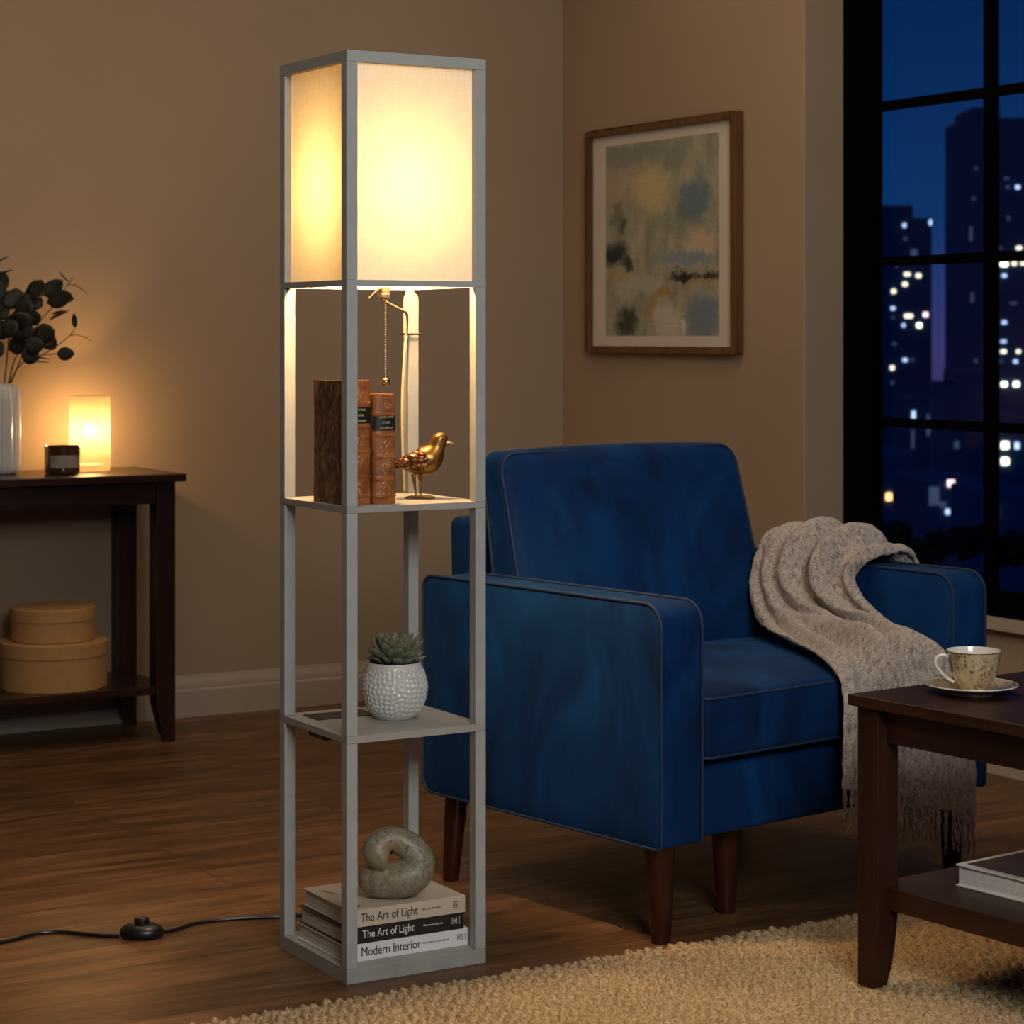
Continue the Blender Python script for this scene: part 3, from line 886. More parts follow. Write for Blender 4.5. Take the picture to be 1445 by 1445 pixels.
# ------------------------------------------------------------------ old books on the upper shelf
def old_book(label, x0, w, y0, dep, z0, h, boardm, lines, lab_z, seed, corners):
    rt = thing('antique_book', label, 'book', (x0, y0, z0))
    N, K = 120, 14
    bands = [.035, .225, .41, .63, .85]
    def bulge(v):
        b = 0
        for q in (.07, .225, .425, .625, .815):
            b += math.exp(-((v-q)/.012)**2)*.0032
        return b
    P = []
    for i in range(N+1):
        v = i/N
        row = []
        for k in range(K+1):
            a = PI*k/K
            bb = bulge(v)
            row.append((w/2 - (w/2+bb*.3)*math.cos(a), .010 - (.010+bb)*math.sin(a), v*h))
        P.append(row)
    mb = MB().grid(P)
    o = len(mb.v); n = K+1
    mb.f.append(tuple(range(n))); mb.f.append(tuple(N*n+k for k in range(n))[::-1])
    mb.build('leather_spine', M['leather'], rt)
    bt_ = .0028
    MB().box(0, bt_, .010, dep, 0, h).build('front_board', boardm, rt, smooth=False, bevel=0.0008)
    MB().box(w-bt_, w, .010, dep, 0, h).build('back_board', boardm, rt, smooth=False, bevel=0.0008)
    MB().box(bt_, w-bt_, .008, dep-.004, .003, h-.004).build('page_block', M['pages_x'], rt, smooth=False)
    if corners:
        k = .024
        MB().prism([(dep+.0004, h-k*1.9), (dep+.0004, h+.0003), (dep-k, h+.0003)], 0, -.0004, .0030).build('leather_corner', M['leather'], rt, smooth=False)
        MB().prism([(dep+.0004, -.0), (dep+.0004, k*1.9), (dep-k, -.0)], 0, -.0004, .0030).build('leather_corner', M['leather'], rt, smooth=False)
    # label band wrapped on the spine
    lz0, lz1 = lab_z
    P = []
    for z in (lz0*h, lz1*h):
        P.append([(w/2-(w/2+.0004)*math.cos(PI*k/K), .010-(.0106)*math.sin(PI*k/K), z) for k in range(1, K)])
    lb = MB().grid(P).build('title_label', M['label'], rt)
    for i, s in enumerate(lines):
        zz = (lz1-(i+.5)*(lz1-lz0)/len(lines))*h
        text('gold_lettering', s, .0054, M['goldink'], lb, (w/2, -.0010, zz), (PI/2, 0, 0), 'CENTER')
    # gold tooling ornaments
    rn = random.Random(seed)
    for q in (.90, .525, .35, .14):
        tm = MB()
        for i in range(22):
            a = rn.uniform(0, 2*PI); rr = rn.uniform(0, 1)**.6
            x = w/2+rr*.010*math.cos(a); z = q*h+rr*.014*math.sin(a)
            y = .010-.0103*math.sin(math.acos(max(-1, min(1, (w/2-x)/(w/2)))))
            tm.tube([(x-.0008, y, z-.0012), (x+.0009, y, z+.0013)], .00035, 5)
        tm.build('gold_tooling', M['goldink'], rt)
    return rt
old_book('tall leather book with marbled board and rounded tan spine, beside the front post', 1.7285, .0560, 3.520, .119, .8178, .2150, M['marbled'], ['YOSE TYHE', 'ET NERRI', 'LUCTURNAE'], (.655, .785), 3, True)
old_book('shorter tan leather book with ribbed spine, standing beside the bronze bird', 1.7880, .0455, 3.520, .105, .8178, .1905, M['leather'], ['NAVL PAVL', 'KYOO', 'LUCERNLA'], (.67, .815), 5, False)

# ------------------------------------------------------------------ bird figurine
def bird():
    p = at_depth(588, 475, 4.075)
    rt = thing('bird_figurine', 'small burnished bronze bird standing on the upper lamp shelf', 'figurine', (p.x, p.y, .8178), RZ)
    # px in the close-up photo crop -> metres: 11.12 px per photo px, 785 photo px per m
    def q(cx, cy): return ((cx-480)/11.12/787, (1215-cy)/11.12/787)
    body = [((165, 690), .004), ((215, 675), .0070), ((300, 665), .0125), ((400, 660), .0180), ((520, 650), .0235), ((620, 610), .0262), ((700, 545), .0250), ((755, 470), .0200), ((790, 400), .0160), ((820, 330), .0148), ((855, 290), .0143), ((895, 300), .0120), ((935, 330), .0075), ((960, 340), .0040)]
    pts, rad = [], []
    for (c, r) in body:
        x, z = q(*c); pts.append((x, 0, z)); rad.append(r)
    kk = catmull([(*a, b) for a, b in zip(pts, rad)], 5)
    mb = MB().tube([(a[0], a[1], a[2]) for a in kk], [(float(a[3]), float(a[3])*.86) for a in kk], 24)
    x, z = q(850, 300)
    mb.ellipsoid((x, 0, z), (.0130, .0118, .0125))
    o = mb.build('body', M['bird'], rt)
    r = o.modifiers.new('r', 'REMESH'); r.mode = 'VOXEL'; r.voxel_size = .0013; r.use_smooth_shade = True
    k = o.modifiers.new('s', 'SMOOTH'); k.factor = .5; k.iterations = 3
    x0, z0 = q(930, 338); x1, z1 = q(1075, 352)
    MB().tube([(x0-.013, 0, z0+.002), ((x0+x1)/2, 0, (z0+z1)/2+.0003), (x1, 0, z1)], [(.0074, .0066), (.0036, .0032), .0003], 14).build('beak', M['brass'], rt)
    x, z = q(885, 272)
    for sy in (-1, 1):
        MB().ellipsoid((x, sy*.0105, z), (.0019, .0012, .0019), seg=12, rings=8).build('eye', M['plastic'], rt)
    # wings: feathered shells lying on the flanks
    for sy in (-1, 1):
        outl = [((150, 655), .0045), ((260, 645), .0095), ((380, 630), .0145), ((500, 620), .0180), ((600, 615), .0160), ((670, 610), .0070)]
        kk = catmull([(*q(*c), r) for c, r in outl], 5)
        W = MB().tube([(a[0], sy*(.0190-.014*abs((i/len(kk))-.72)), a[1]) for i, a in enumerate(kk)], [(float(a[2]), .0070) for a in kk], 16)
        W.build('wing', M['wing'], rt)
    tl = MB().tube([(q(330, 650)[0], 0, q(330, 650)[1]), (q(200, 700)[0], 0, q(200, 700)[1]), (q(120, 735)[0], 0, q(120, 735)[1])], [(.009, .012), (.0045, .0095), (.0025, .0070)], 16)
    tl.build('tail', M['wing'], rt)
    for (a, b, dy) in (((430, 880), (470, 1140), -.007), ((520, 880), (535, 1130), .007)):
        x0, z0 = q(*a); x1, z1 = q(*b)
        lg = MB().tube([(x0, dy*.7, z0+.006), (x0+.002, dy, z0-.010), (x1, dy, z1), (x1+.001, dy, .004)], [.0046, .0028, .0020, .0026], 12)
        for (fx, fy) in ((.024, -.004), (.027, .003), (.019, .009), (-.020, 0)):
            lg.tube([(x1, dy, .0035), (x1+fx*.5, dy+fy*.6, .0042), (x1+fx, dy+fy, .0018)], [.0030, .0024, .0012], 8)
        lg.build('leg', M['bird'], rt)
bird()

# ------------------------------------------------------------------ potted succulent
def succulent():
    p = at_depth(557, 475, 4.075)
    rt = thing('potted_succulent', 'small green succulent in a hammered white ceramic pot on the lower lamp shelf', 'plant', (p.x, p.y, .4242))
    pr = [(.0001, .0), (.032, .0), (.036, .002), (.049, .016), (.0565, .033), (.0600, .052), (.0580, .070), (.0525, .088), (.0475, .0985), (.0462, .1010), (.0448, .1008), (.0445, .098), (.048, .085), (.049, .080), (.0001, .078)]
    kk = catmull(pr[1:12], 4)
    kk = [(float(a[0]), float(a[1])) for a in catmull(pr[1:12], 9)]
    mb = MB()
    G = []
    for (r, z) in [pr[0]]+kk+pr[12:]:
        ring = []
        for k in range(216):
            a = 2*PI*k/216
            dd = 0
            if .006 < z < .094 and r > .040:
                rw = z/.0088+.25*math.sin(a*5+1)+.2*math.sin(a*11); ri = math.floor(rw); fr_ = rw-ri-.5
                cc = a/(2*PI)*36+.5*(ri % 2)+.25*math.sin(ri*2.3+a*3)+.2*math.sin(ri*5.1); fc_ = cc-math.floor(cc)-.5
                dd = .0026*max(0, 1-(fr_*fr_+fc_*fc_)*4.2)*min(1, (z-.006)/.006)*min(1, (.094-z)/.006)
            ring.append(((r-dd)*math.cos(a), (r-dd)*math.sin(a), z))
        G.append(ring)
    mb.grid(G, closed_v=True)
    mb.build('pot', M['pot'], rt)
    MB().lathe([(.0001, .0895), (.030, .0905), (.0465, .088)][::-1], 36).build('soil', M['soil'], rt)
    lv = MB(); tip = []
    rn = random.Random(11)
    k = 0
    layers = [(13, 1.42, .049, .0), (13, 1.18, .056, .3), (12, .95, .057, .1), (10, .72, .055, .5), (8, .48, .050, .2), (5, .22, .042, .0)]
    for (n, tilt, ln, ph) in layers:
        for i in range(n):
            a = 2*PI*(i+ph)/n+rn.uniform(-.15, .15)
            tl = tilt+rn.uniform(-.12, .12); l = ln*rn.uniform(.88, 1.08)
            W = l*.20
            base = Vector((math.cos(a)*.007, math.sin(a)*.007, .098+.006*(1.4-tilt)))
            fw = Vector((math.cos(a)*math.sin(tl), math.sin(a)*math.sin(tl), math.cos(tl)))
            side = Vector((-math.sin(a), math.cos(a), 0))
            nr = fw.cross(side)
            if nr.z < 0: nr = -nr
            P = []
            segs = 12
            for s in range(segs+1):
                t = s/segs
                wd = W*(math.sin(PI*min(1, t**1.25*.93+.07)))**.75*(1 if t < .97 else .4)
                wd = max(wd, .0008)
                thk = wd*.42
                cen = base+fw*(l*t)+nr*(.010*t*t)
                ring = []
                for q in range(12):
                    b = 2*PI*q/12
                    off = math.sin(b)
                    ring.append(cen+side*(wd*math.cos(b))+nr*(thk*off*(0.55 if off > 0 else 1.1)+.10*wd*abs(math.cos(b))**2))
                    tip.append(t**1.6*.9+.25*abs(math.cos(b))**6*.6)
                P.append(ring)
            lv.grid(P, closed_v=True)
    o = lv.build('leaves', M['succ'], rt, recalc=True, merge=False)
    at = o.data.attributes.new('tip', 'FLOAT', 'POINT')
    at.data.foreach_set('value', [min(1, t) for t in tip])
succulent()

# ------------------------------------------------------------------ armchair
fl = c2w(.268, 4.09)
ach = thing('armchair', 'navy blue velvet armchair with piped edges and dark tapered wooden legs', 'armchair', (fl[0], fl[1], 0), math.radians(9.6))
AZ0, AZ1 = .180, .622
WD, DP = .925, .70
def round_outline(pts, n=8):
    """pts: (y, z, radius) polygon corners"""
    out = []
    m = len(pts)
    for i in range(m):
        p = Vector(pts[i][:2]); a = Vector(pts[i-1][:2]); b = Vector(pts[(i+1) % m][:2]); r = pts[i][2]
        da, db = (a-p).normalized(), (b-p).normalized()
        ang = da.angle(db)
        dist = r/math.tan(ang/2)
        c = p+(da+db).normalized()*(r/math.sin(ang/2))
        s, e = p+da*dist-c, p+db*dist-c
        a0 = math.atan2(s.y, s.x); a1 = math.atan2(e.y, e.x)
        dd = (a1-a0+PI) % (2*PI)-PI
        for k in range(n+1):
            t = a0+dd*k/n
            out.append((c.x+r*math.cos(t), c.y+r*math.sin(t)))
    return out
prof_arm = round_outline([(0, AZ0, .012), (0, AZ1, .045), (DP, AZ1, .030), (DP, AZ0+.004, .030)])
AT = .104
for x0 in (0, WD-AT):
    arm = MB()
    # softly padded: layers along x with a small inset at both faces
    P = []
    cy_, cz_ = DP/2, (AZ0+AZ1)/2
    for (f, ins) in ((0, .012), (.010, .0035), (.03, 0), (.06, 0), (.5, 0), (.94, 0), (.97, 0), (.990, .0035), (1, .012)):
        P.append([(x0+AT*f, y+(cy_-y)*ins*1.6/.35*.35, z+(cz_-z)*ins*2.2) for (y, z) in prof_arm])
    arm.grid(P, closed_v=True)
    n = len(prof_arm); o = len(arm.v)
    # bulged side faces (fan rings)
    for side, base in ((-1, 0), (1, 8*n)):
        prev = list(range(base, base+n))
        xx = x0 if side < 0 else x0+AT
        for (s, bl) in ((.93, .004), (.80, .009), (.5, .012), (.2, .013)):
            st = len(arm.v)
            rowp = [arm.v[base+k] for k in range(n)]
            arm.v += [(xx+side*bl*.6, cy_+(p[1]-cy_)*s, cz_+(p[2]-cz_)*s) for p in rowp]
            cur = list(range(st, st+n))
            for k in range(n):
                arm.f.append((prev[k], prev[(k+1) % n], cur[(k+1) % n], cur[k]))
            prev = cur
        arm.f.append(tuple(prev))
    ao = arm.build('armrest', M['velvet'], ach, angle=60)
    for f in (.035, .965):
        pip = MB().tube([(x0+AT*f+(-.003 if f < .5 else .003), y-(.002 if y < .1 else 0), z+(.002 if z > .5 else 0)) for (y, z) in prof_arm], .0030, 8, closed=True)
        pip.build('piping', M['piping'], ao)
# base box and front rail
MB().rbox((WD/2, .35, .250), ((WD-2*AT)/2+.002, .325, .070), .014, (6, 6, 2)).build('front_rail', M['velvet'], ach)
MB().box(AT, WD-AT, .045, .66, .31, .345).build('seat_deck', M['velvet'], ach, smooth=False)
# seat cushion
SH = ((WD-2*AT)/2-.002, .315, .058)
def seat_fn(w):
    x, y, z = w
    cx, cy = 1-(x/SH[0])**2, 1-(y/SH[1])**2
    k = max(0, cx)**.5*max(0, cy)**.5
    if z > 0: z += .016*k*(z/SH[2])
    y -= .006*max(0, cx)**.6*(1 if y < 0 else 0)*(1-abs(z)/SH[2]*.5)
    return (x, y, z)
sc1 = MB().rbox((WD/2, .308, .389), SH, .016, (18, 14, 3), seat_fn)
seat = sc1.build('seat_cushion', M['velvet'], ach, angle=80)
for zz in (.443, .335):
    path = round_outline([(-SH[0], -SH[1], .022), (SH[0], -SH[1], .022), (SH[0], SH[1], .022), (-SH[0], SH[1], .022)])
    MB().tube([(WD/2+x, .308+y-(.005*max(0, 1-(x/SH[0])**2)**.6 if y < -.2 else 0), zz) for (x, y) in path], .0028, 8, closed=True).build('piping', M['piping'], seat)
# back frame
def back_fn(w):
    return (w[0], w[1]+(w[2]+.27)*.03, w[2])
MB().rbox((WD/2, .690, .455), ((WD-2*AT)/2+.003, .042, .280), .020, (8, 2, 6), back_fn).build('back_frame', M['velvet'], ach, angle=80)
# back cushion : knife-edge box cushion leaning on the frame
BH = (.347, .055, .218)
def bc_fn(w):
    x, y, z = w
    u = (z+BH[2])/(2*BH[2])               # 0 bottom .. 1 top
    k = max(0, 1-(x/BH[0])**2)**.5*max(0, 1-(z/BH[2])**2)**.5
    y = y*(1.0-.42*u)
    if y < 0: y -= .030*k
    else: y += .010*k
    x *= 1.0-.028*(u-.5)+.0
    z += (-.006*(1-(x/BH[0])**2) if z < 0 else .008*(1-(x/BH[0])**2))*abs(z)/BH[2]
    y += .100*(u-.5)
    return (x, y, z)
bcc = (WD/2+.004, .590, .652)
bc = MB().rbox(bcc, BH, .030, (16, 3, 14), bc_fn)
bco = bc.build('back_cushion', M['velvet'], ach, angle=80)
for yy in (-.046, .046):
    path = round_outline([(-BH[0]+.004, -BH[2]+.004, .042), (BH[0]-.004, -BH[2]+.004, .042), (BH[0]-.004, BH[2]-.004, .042), (-BH[0]+.004, BH[2]-.004, .042)])
    pts = []
    for (x, z) in path:
        q = bc_fn((x, yy, z)); pts.append((bcc[0]+q[0]*1.003, bcc[1]+q[1], bcc[2]+q[2]))
    MB().tube(pts, .0032, 8, closed=True).build('piping', M['piping'], bco)
# legs
def leg(x, y, dx=0.0, dy=0.0, r0=.0295, r1=.0185, h=AZ0+.004):
    MB().tube([(x, y, h), (x+dx*.5, y+dy*.5, h*.5), (x+dx, y+dy, 0.004), (x+dx, y+dy, 0)], [r0, (r0+r1)/2, r1, r1*.93], 20).build('leg', M['chairleg'], ach)
leg(.040, .045, .002, -.002); leg(WD-.045, .050); leg(.045, DP-.055, 0, .02, .024, .017); leg(WD-.05, DP-.05, 0, .02)
mid = c2w(.412, 4.372)
import mathutils
loc = Matrix.Rotation(-math.radians(9.6), 3, 'Z') @ Vector((mid[0]-fl[0], mid[1]-fl[1], 0))
leg(loc.x, loc.y)

# ------------------------------------------------------------------ throw
def make_throw():
    rt = thing('throw_blanket', 'fluffy beige woven throw with fringe draped over the armchair arm and seat', 'blanket', (fl[0], fl[1], 0), math.radians(9.6))
    o = .014
    curves = [
        [(.950, .545, .50), (.948, .540, .585), (.915, .530, .643), (.870, .520, .660), (.815, .512, .652), (.775, .508, .600), (.748, .490, .545), (.700, .420, .490), (.615, .285, .470), (.530, .120, .468), (.462, .015, .462), (.442, -.030, .420), (.436, -.036, .330), (.434, -.036, .245)],
        [(.950, .47, .49), (.948, .465, .585), (.915, .455, .646), (.870, .450, .668), (.810, .445, .655), (.776, .440, .600), (.752, .410, .550), (.715, .330, .500), (.650, .200, .480), (.590, .075, .476), (.560, .000, .463), (.556, -.032, .420), (.555, -.040, .320), (.555, -.040, .222)],
        [(.950, .38, .47), (.948, .375, .585), (.915, .370, .646), (.870, .365, .664), (.810, .362, .650), (.776, .360, .600), (.757, .330, .550), (.735, .240, .505), (.695, .130, .483), (.660, .040, .474), (.645, -.008, .457), (.642, -.034, .410), (.641, -.042, .300), (.640, -.042, .192)],
        [(.950, .29, .47), (.948, .287, .585), (.915, .285, .640), (.870, .283, .656), (.808, .285, .645), (.778, .290, .600), (.763, .255, .550), (.750, .165, .505), (.735, .070, .483), (.728, .010, .470), (.725, -.015, .445), (.724, -.036, .400), (.724, -.043, .280), (.724, -.043, .165)],
        [(.950, .20, .47), (.948, .198, .585), (.915, .195, .634), (.870, .195, .643), (.810, .205, .636), (.786, .228, .600), (.778, .185, .550), (.778, .105, .505), (.786, .035, .478), (.795, .000, .460), (.806, -.018, .435), (.815, -.036, .390), (.822, -.043, .270), (.826, -.043, .142)]]
    NV, NU = 14, 30
    rows = [catmull(c, NV) for c in curves]
    nv = len(rows[0])
    G = np.zeros((nv, (len(curves)-1)*NU+1, 3))
    for j in range(nv):
        G[j] = np.array(catmull([tuple(r[j]) for r in rows], NU))
    nu = G.shape[1]
    du = np.gradient(G, axis=1); dv = np.gradient(G, axis=0)
    N = np.cross(du, dv); N /= np.linalg.norm(N, axis=2, keepdims=True)+1e-9
    # make normals point away from the chair (up / towards the room)
    for a, b in ((nv//2, nu//2),):
        if N[a, b, 2] < 0: N = -N
    U = np.linspace(0, 1, nu)[None, :]; V = np.linspace(0, 1, nv)[:, None]
    def bump(c, w, u): return np.exp(-((u-c)/w)**2)
    sm = lambda a, b, x: np.clip((x-a)/(b-a), 0, 1)**2*(3-2*np.clip((x-a)/(b-a), 0, 1))
    up = 1-sm(.72, .86, V)                       # folds are deep above the seat edge
    # ridges drift sideways down the cloth
    dr = .07*np.sin(V*6.5)+.035*np.sin(V*13+1)
    D = np.zeros((nv, nu))
    for (c, w, A, sh) in ((.035, .048, .018, .0), (.17, .065, .024, .5), (.385, .105, .036, -.3), (.665, .085, .038, .5), (.93, .045, .018, .1)):
        cc = c + dr*(.6+.4*sh) + sh*.06*(V-.5)
        D += 1.25*A*bump(cc, w*.9, U)*(up*.95+.05)
    cut = .525+dr*.8
    D -= .046*bump(cut, .024, U)*up*sm(.12, .2, V)*(1-sm(.52, .62, V))
    c2 = .33+.16*(V-.62)
    D -= .022*bump(c2+.02, .022, U)*sm(.58, .66, V)*(1-sm(.80, .90, V))
    D += .026*bump(c2-.06, .05, U)*sm(.46, .6, V)*(1-sm(.80, .9, V))
    lo = sm(.74, .84, V)
    D += lo*(.014*np.sin(U*2*PI*3.3+.8)+.007*np.sin(U*2*PI*6.1))
    D += .0016*np.sin(U*90+V*31)*np.sin(V*140+U*23)
    G2 = G+N*D[..., None]
    G2[..., 2] += 0.0
    P = [[tuple(G2[j, i]) for i in range(nu)] for j in range(nv)]
    mb = MB().grid(P)
    ob = mb.build('blanket_cloth', M['throw'], rt, angle=180)
    s = ob.modifiers.new('solid', 'SOLIDIFY'); s.thickness = .009; s.offset = 0.0
    q = ob.modifiers.new('sub', 'SUBSURF'); q.levels = 1; q.render_levels = 1
    tx = bpy.data.textures.new('fluff', 'CLOUDS'); tx.noise_scale = .010
    dsp = ob.modifiers.new('d', 'DISPLACE'); dsp.texture = tx; dsp.strength = .0035; dsp.mid_level = .5
    tx2 = bpy.data.textures.new('wrinkle', 'CLOUDS'); tx2.noise_scale = .055
    dsp = ob.modifiers.new('d2', 'DISPLACE'); dsp.texture = tx2; dsp.strength = .005; dsp.mid_level = .5
    # fringe along the hem
    rn = random.Random(5)
    K = 40
    for k in range(K):
        i = int((k+.5)/K*(nu-1))
        b = Vector(G2[-1, i])
        ln = rn.uniform(.066, .082)
        w1 = rn.uniform(-.008, .008); w2 = rn.uniform(-.004, .004)
        ph = rn.uniform(0, 6)
        t = MB()
        for s_ in (-1, 1):
            pts = []
            for m in range(15):
                f = m/14
                tw = f*9+ph
                pts.append((b.x+w1*f+.0024*s_*math.cos(tw)*(1-.3*f)+(s_*.004*f**4), b.y+w2*f+.0024*s_*math.sin(tw), b.z+.004-ln*f))
            t.tube(pts, [.0028*(1-.15*math.sin(f_*2))*(1 if f_ < 12 else .55) for f_ in range(15)], 7)
        for m in range(4):
            t.tube([(b.x+w1, b.y+w2, b.z+.006-ln), (b.x+w1+rn.uniform(-.006, .006), b.y+w2+rn.uniform(-.003, .003), b.z-ln-rn.uniform(.004, .010))], [.0009, .0004], 5)
        t.build('tassel', M['throw'], rt)
make_throw()

# ------------------------------------------------------------------ coffee table
lo_ = Vector(c2w(.583, 3.826)+(0,))
RT = 0.0165
TA = math.radians(5.6)
tbl = thing('coffee_table', 'dark red-brown wooden coffee table with a lower shelf standing on the rug', 'coffee table', (lo_.x, lo_.y, 0), TA)
TL, TW = .78, .53        # along -y (towards the camera), along +x
LG = .048
def tleg(cx, cy, sx, sy):
    # outer corner at (cx, cy); body extends sx, sy inward; inner faces taper near the foot
    mb = MB()
    P = []
    for (z, k) in ((.487, 1), (.16, 1), (.13, .985), (.09, .93), (.05, .85), (RT, .72)):
        w = LG*k
        P.append([(cx, cy, z), (cx+sx*w, cy, z), (cx+sx*w, cy+sy*w, z), (cx, cy+sy*w, z)])
    mb.grid(P, closed_v=True)
    mb.f.append((0, 1, 2, 3)); n = len(mb.v); mb.f.append((n-4, n-3, n-2, n-1))
    mb.build('leg', M['table_z'], tbl, smooth=False, bevel=.0015)
tleg(0, 0, 1, -1); tleg(TW, 0, -1, -1); tleg(0, -TL, 1, 1); tleg(TW, -TL, -1, 1)
MB().box(-.012, TW+.012, -TL-.012, .012, .487, .506).build('tabletop', M['table'], tbl, smooth=False, bevel=.002)
ap = MB()
ap.box(.020, .038, -TL+.04, -.046, .428, .487); ap.box(TW-.038, TW-.020, -TL+.04, -.046, .428, .487)
ap.box(.046, TW-.04, -.038, -.020, .428, .487); ap.box(.046, TW-.04, -TL+.02, -TL+.038, .428, .487)
ap.build('apron', M['table'], tbl, smooth=False, bevel=.001)
MB().box(.022, TW-.022, -TL+.02, -.010, .148, .186).build('shelf', M['table'], tbl, smooth=False, bevel=.002)

# book on the shelf
p = on_z(1348.5, 1250, .186)
bk = thing('hardcover_book', 'thick hardcover book with dark pictured jacket lying on the coffee table shelf', 'book', (p.x, p.y, .1862), TA+math.radians(1))
MB().box(0, .27, -.34, 0, 0, .003).box(0, .27, -.34, 0, .034, .037).box(.266, .27, -.34, 0, .003, .034).build('cover', M['pages'], bk, smooth=False, bevel=.0008)
MB().box(.004, .266, -.336, -.004, .003, .034).build('page_block', M['pages'], bk, smooth=False)
MB().box(.014, .262, -.33, -.012, .0370, .0374).build('cover_picture', M['coverart'], bk, smooth=False)

# cup and saucer
cpos = on_z(1371, 979, .506)
sau = thing('saucer', 'gilt patterned porcelain saucer on the coffee table', 'saucer', (cpos.x, cpos.y, .506))
pr = [(.0001, .002), (.036, .002), (.040, 0), (.042, .001), (.043, .005), (.060, .009), (.076, .015), (.0775, .0165), (.076, .0175), (.058, .0115), (.038, .0078), (.030, .0070), (.0001, .0068)]
MB().lathe(pr, 72).build('dish', M['cup'], sau)
MB().tube([(.0772*math.cos(a*PI/36), .0772*math.sin(a*PI/36), .0168) for a in range(72)], .0012, 8, closed=True).build('rim', M['whiteglaze'], sau)
cup = thing('teacup', 'gold patterned cream porcelain teacup standing on its saucer', 'cup', (cpos.x+.004*CA, cpos.y-.004*SA, .5133), RZ)
pr = [(.0001, .003), (.019, .003), (.021, 0), (.024, .0005), (.0245, .004), (.0265, .007), (.0330, .017), (.0385, .030), (.0415, .043), (.0440, .056), (.0462, .0655)]
kk = [(float(a[0]), float(a[1])) for a in catmull(pr[4:], 4)]
MB().lathe(pr[:4]+kk, 72, caps=False).build('cup_body', M['cup'], cup)
inn = [(r-.0022, z+.0012) for (r, z) in kk][::-1]
MB().lathe([(.0462, .0655), (.0455, .0668), (.0442, .0665)]+inn[1:]+[(.0001, .008)], 72, caps=False).build('cup_lining', M['whiteglaze'], cup)
MB().tube([(.0461*math.cos(a*PI/36), .0461*math.sin(a*PI/36), .0655) for a in range(72)], .0007, 8, closed=True).build('rim', M['rimgold'], cup)
MB().lathe([(.0001, .0300), (.0355, .0300), (.0357, .0295), (.0001, .0290)][::-1], 48).build('tea', simple('dark tea', (.10, .05, .02), .08, vary=.05), cup)
hd = catmull([(-.0435, 0, .055), (-.052, 0, .0585), (-.0625, 0, .0545), (-.0650, 0, .044), (-.058, 0, .032), (-.046, 0, .020), (-.034, 0, .0125)], 6)
MB().tube([tuple(a) for a in hd], [(.0030, .0030)]*len(hd), 12).build('handle', M['whiteglaze'], cup)

# ------------------------------------------------------------------ picture on the wall
pic = thing('framed_picture', 'framed abstract painting in muted blues and ochres hung on the wall', 'picture', (XW, 5.612, 1.404))
PW, PH, FD = .800, .690, .030
fw = .026
fr = MB()
fr.box(-FD, 0, -PW/2, -PW/2+fw, -PH/2, PH/2).box(-FD, 0, PW/2-fw, PW/2, -PH/2, PH/2)
fr.box(-FD, 0, -PW/2+fw, PW/2-fw, -PH/2, -PH/2+fw*.8).box(-FD, 0, -PW/2+fw, PW/2-fw, PH/2-fw*.8, PH/2)
fr.build('frame', M['goldframe'], pic, smooth=False, bevel=.0015)
MB().box(-.014, -.002, -PW/2+fw, PW/2-fw, -PH/2+fw*.8, PH/2-fw*.8).build('mount', M['mat'], pic, smooth=False)
MB().box(-.0005, 0, -ART_W/2, ART_W/2, -ART_H/2, ART_H/2).build('print', M['art'], pic, smooth=False, loc=(-.0142, 0, 0))

# ------------------------------------------------------------------ console table
con = thing('console_table', 'dark wooden console table with a lower shelf against the back wall', 'console table', (2.376, 5.811, 0))
CT, CDp, CW = .734, .372, 1.20
MB().box(-CW, 0, 0, CDp, CT-.022, CT).build('tabletop', M['darkwood'], con, smooth=False, bevel=.003)
def cleg(x0, y0, sx):
    w = .055
    P = []
    for (z, k) in ((CT-.022, 1), (.13, 1), (.10, .97), (.02, .66), (.018, .58), (0, .55)):
        ww = w*k
        x1 = x0 if sx > 0 else x0+w
        P.append([(x1, y0, z), (x1+sx*ww, y0, z), (x1+sx*ww, y0+ww, z), (x1, y0+ww, z)])
    mb = MB().grid(P, closed_v=True)
    mb.f.append((0, 1, 2, 3)); n = len(mb.v); mb.f.append((n-4, n-3, n-2, n-1))
    mb.build('leg', M['darkwood_z'], con, smooth=False, bevel=.0015)
for x0, sx in ((-.080, -1), (-CW+.025, 1)):
    cleg(x0, .020, sx); cleg(x0, CDp-.062, sx)
ap = MB()
ap.box(-CW+.08, -.080, .026, .046, .652, CT-.022); ap.box(-CW+.08, -.080, CDp-.04, CDp-.02, .652, CT-.022)
ap.box(-.072, -.052, .075, CDp-.062, .652, CT-.022); ap.box(-CW+.03, -CW+.05, .075, CDp-.062, .652, CT-.022)
ap.build('apron', M['darkwood'], con, smooth=False, bevel=.001)
MB().box(-CW+.03, -.030, .030, CDp-.012, .130, .152).build('shelf', M['darkwood'], con, smooth=False, bevel=.002)
# round boxes
def round_box(r, h, lid, loc, label):
    rt = thing('round_box', label, 'box', loc, 0, 'round boxes under the console table')
    MB().lathe([(r*.975, 0), (r*.98, h-lid)], 64).build('box_body', M['card'], rt, bevel=.001)
    MB().lathe([(r, h-lid), (r, h-.003), (r-.003, h), (.0001, h+.001)], 64).build('lid', M['card'], rt)
round_box(.148, .128, .038, (2.061, 5.995, .1522), 'large round kraft box on the lower console shelf, under the small one')
round_box(.116, .090, .034, (2.058, 5.995, .2815), 'small round kraft box stacked on top of the larger round box')
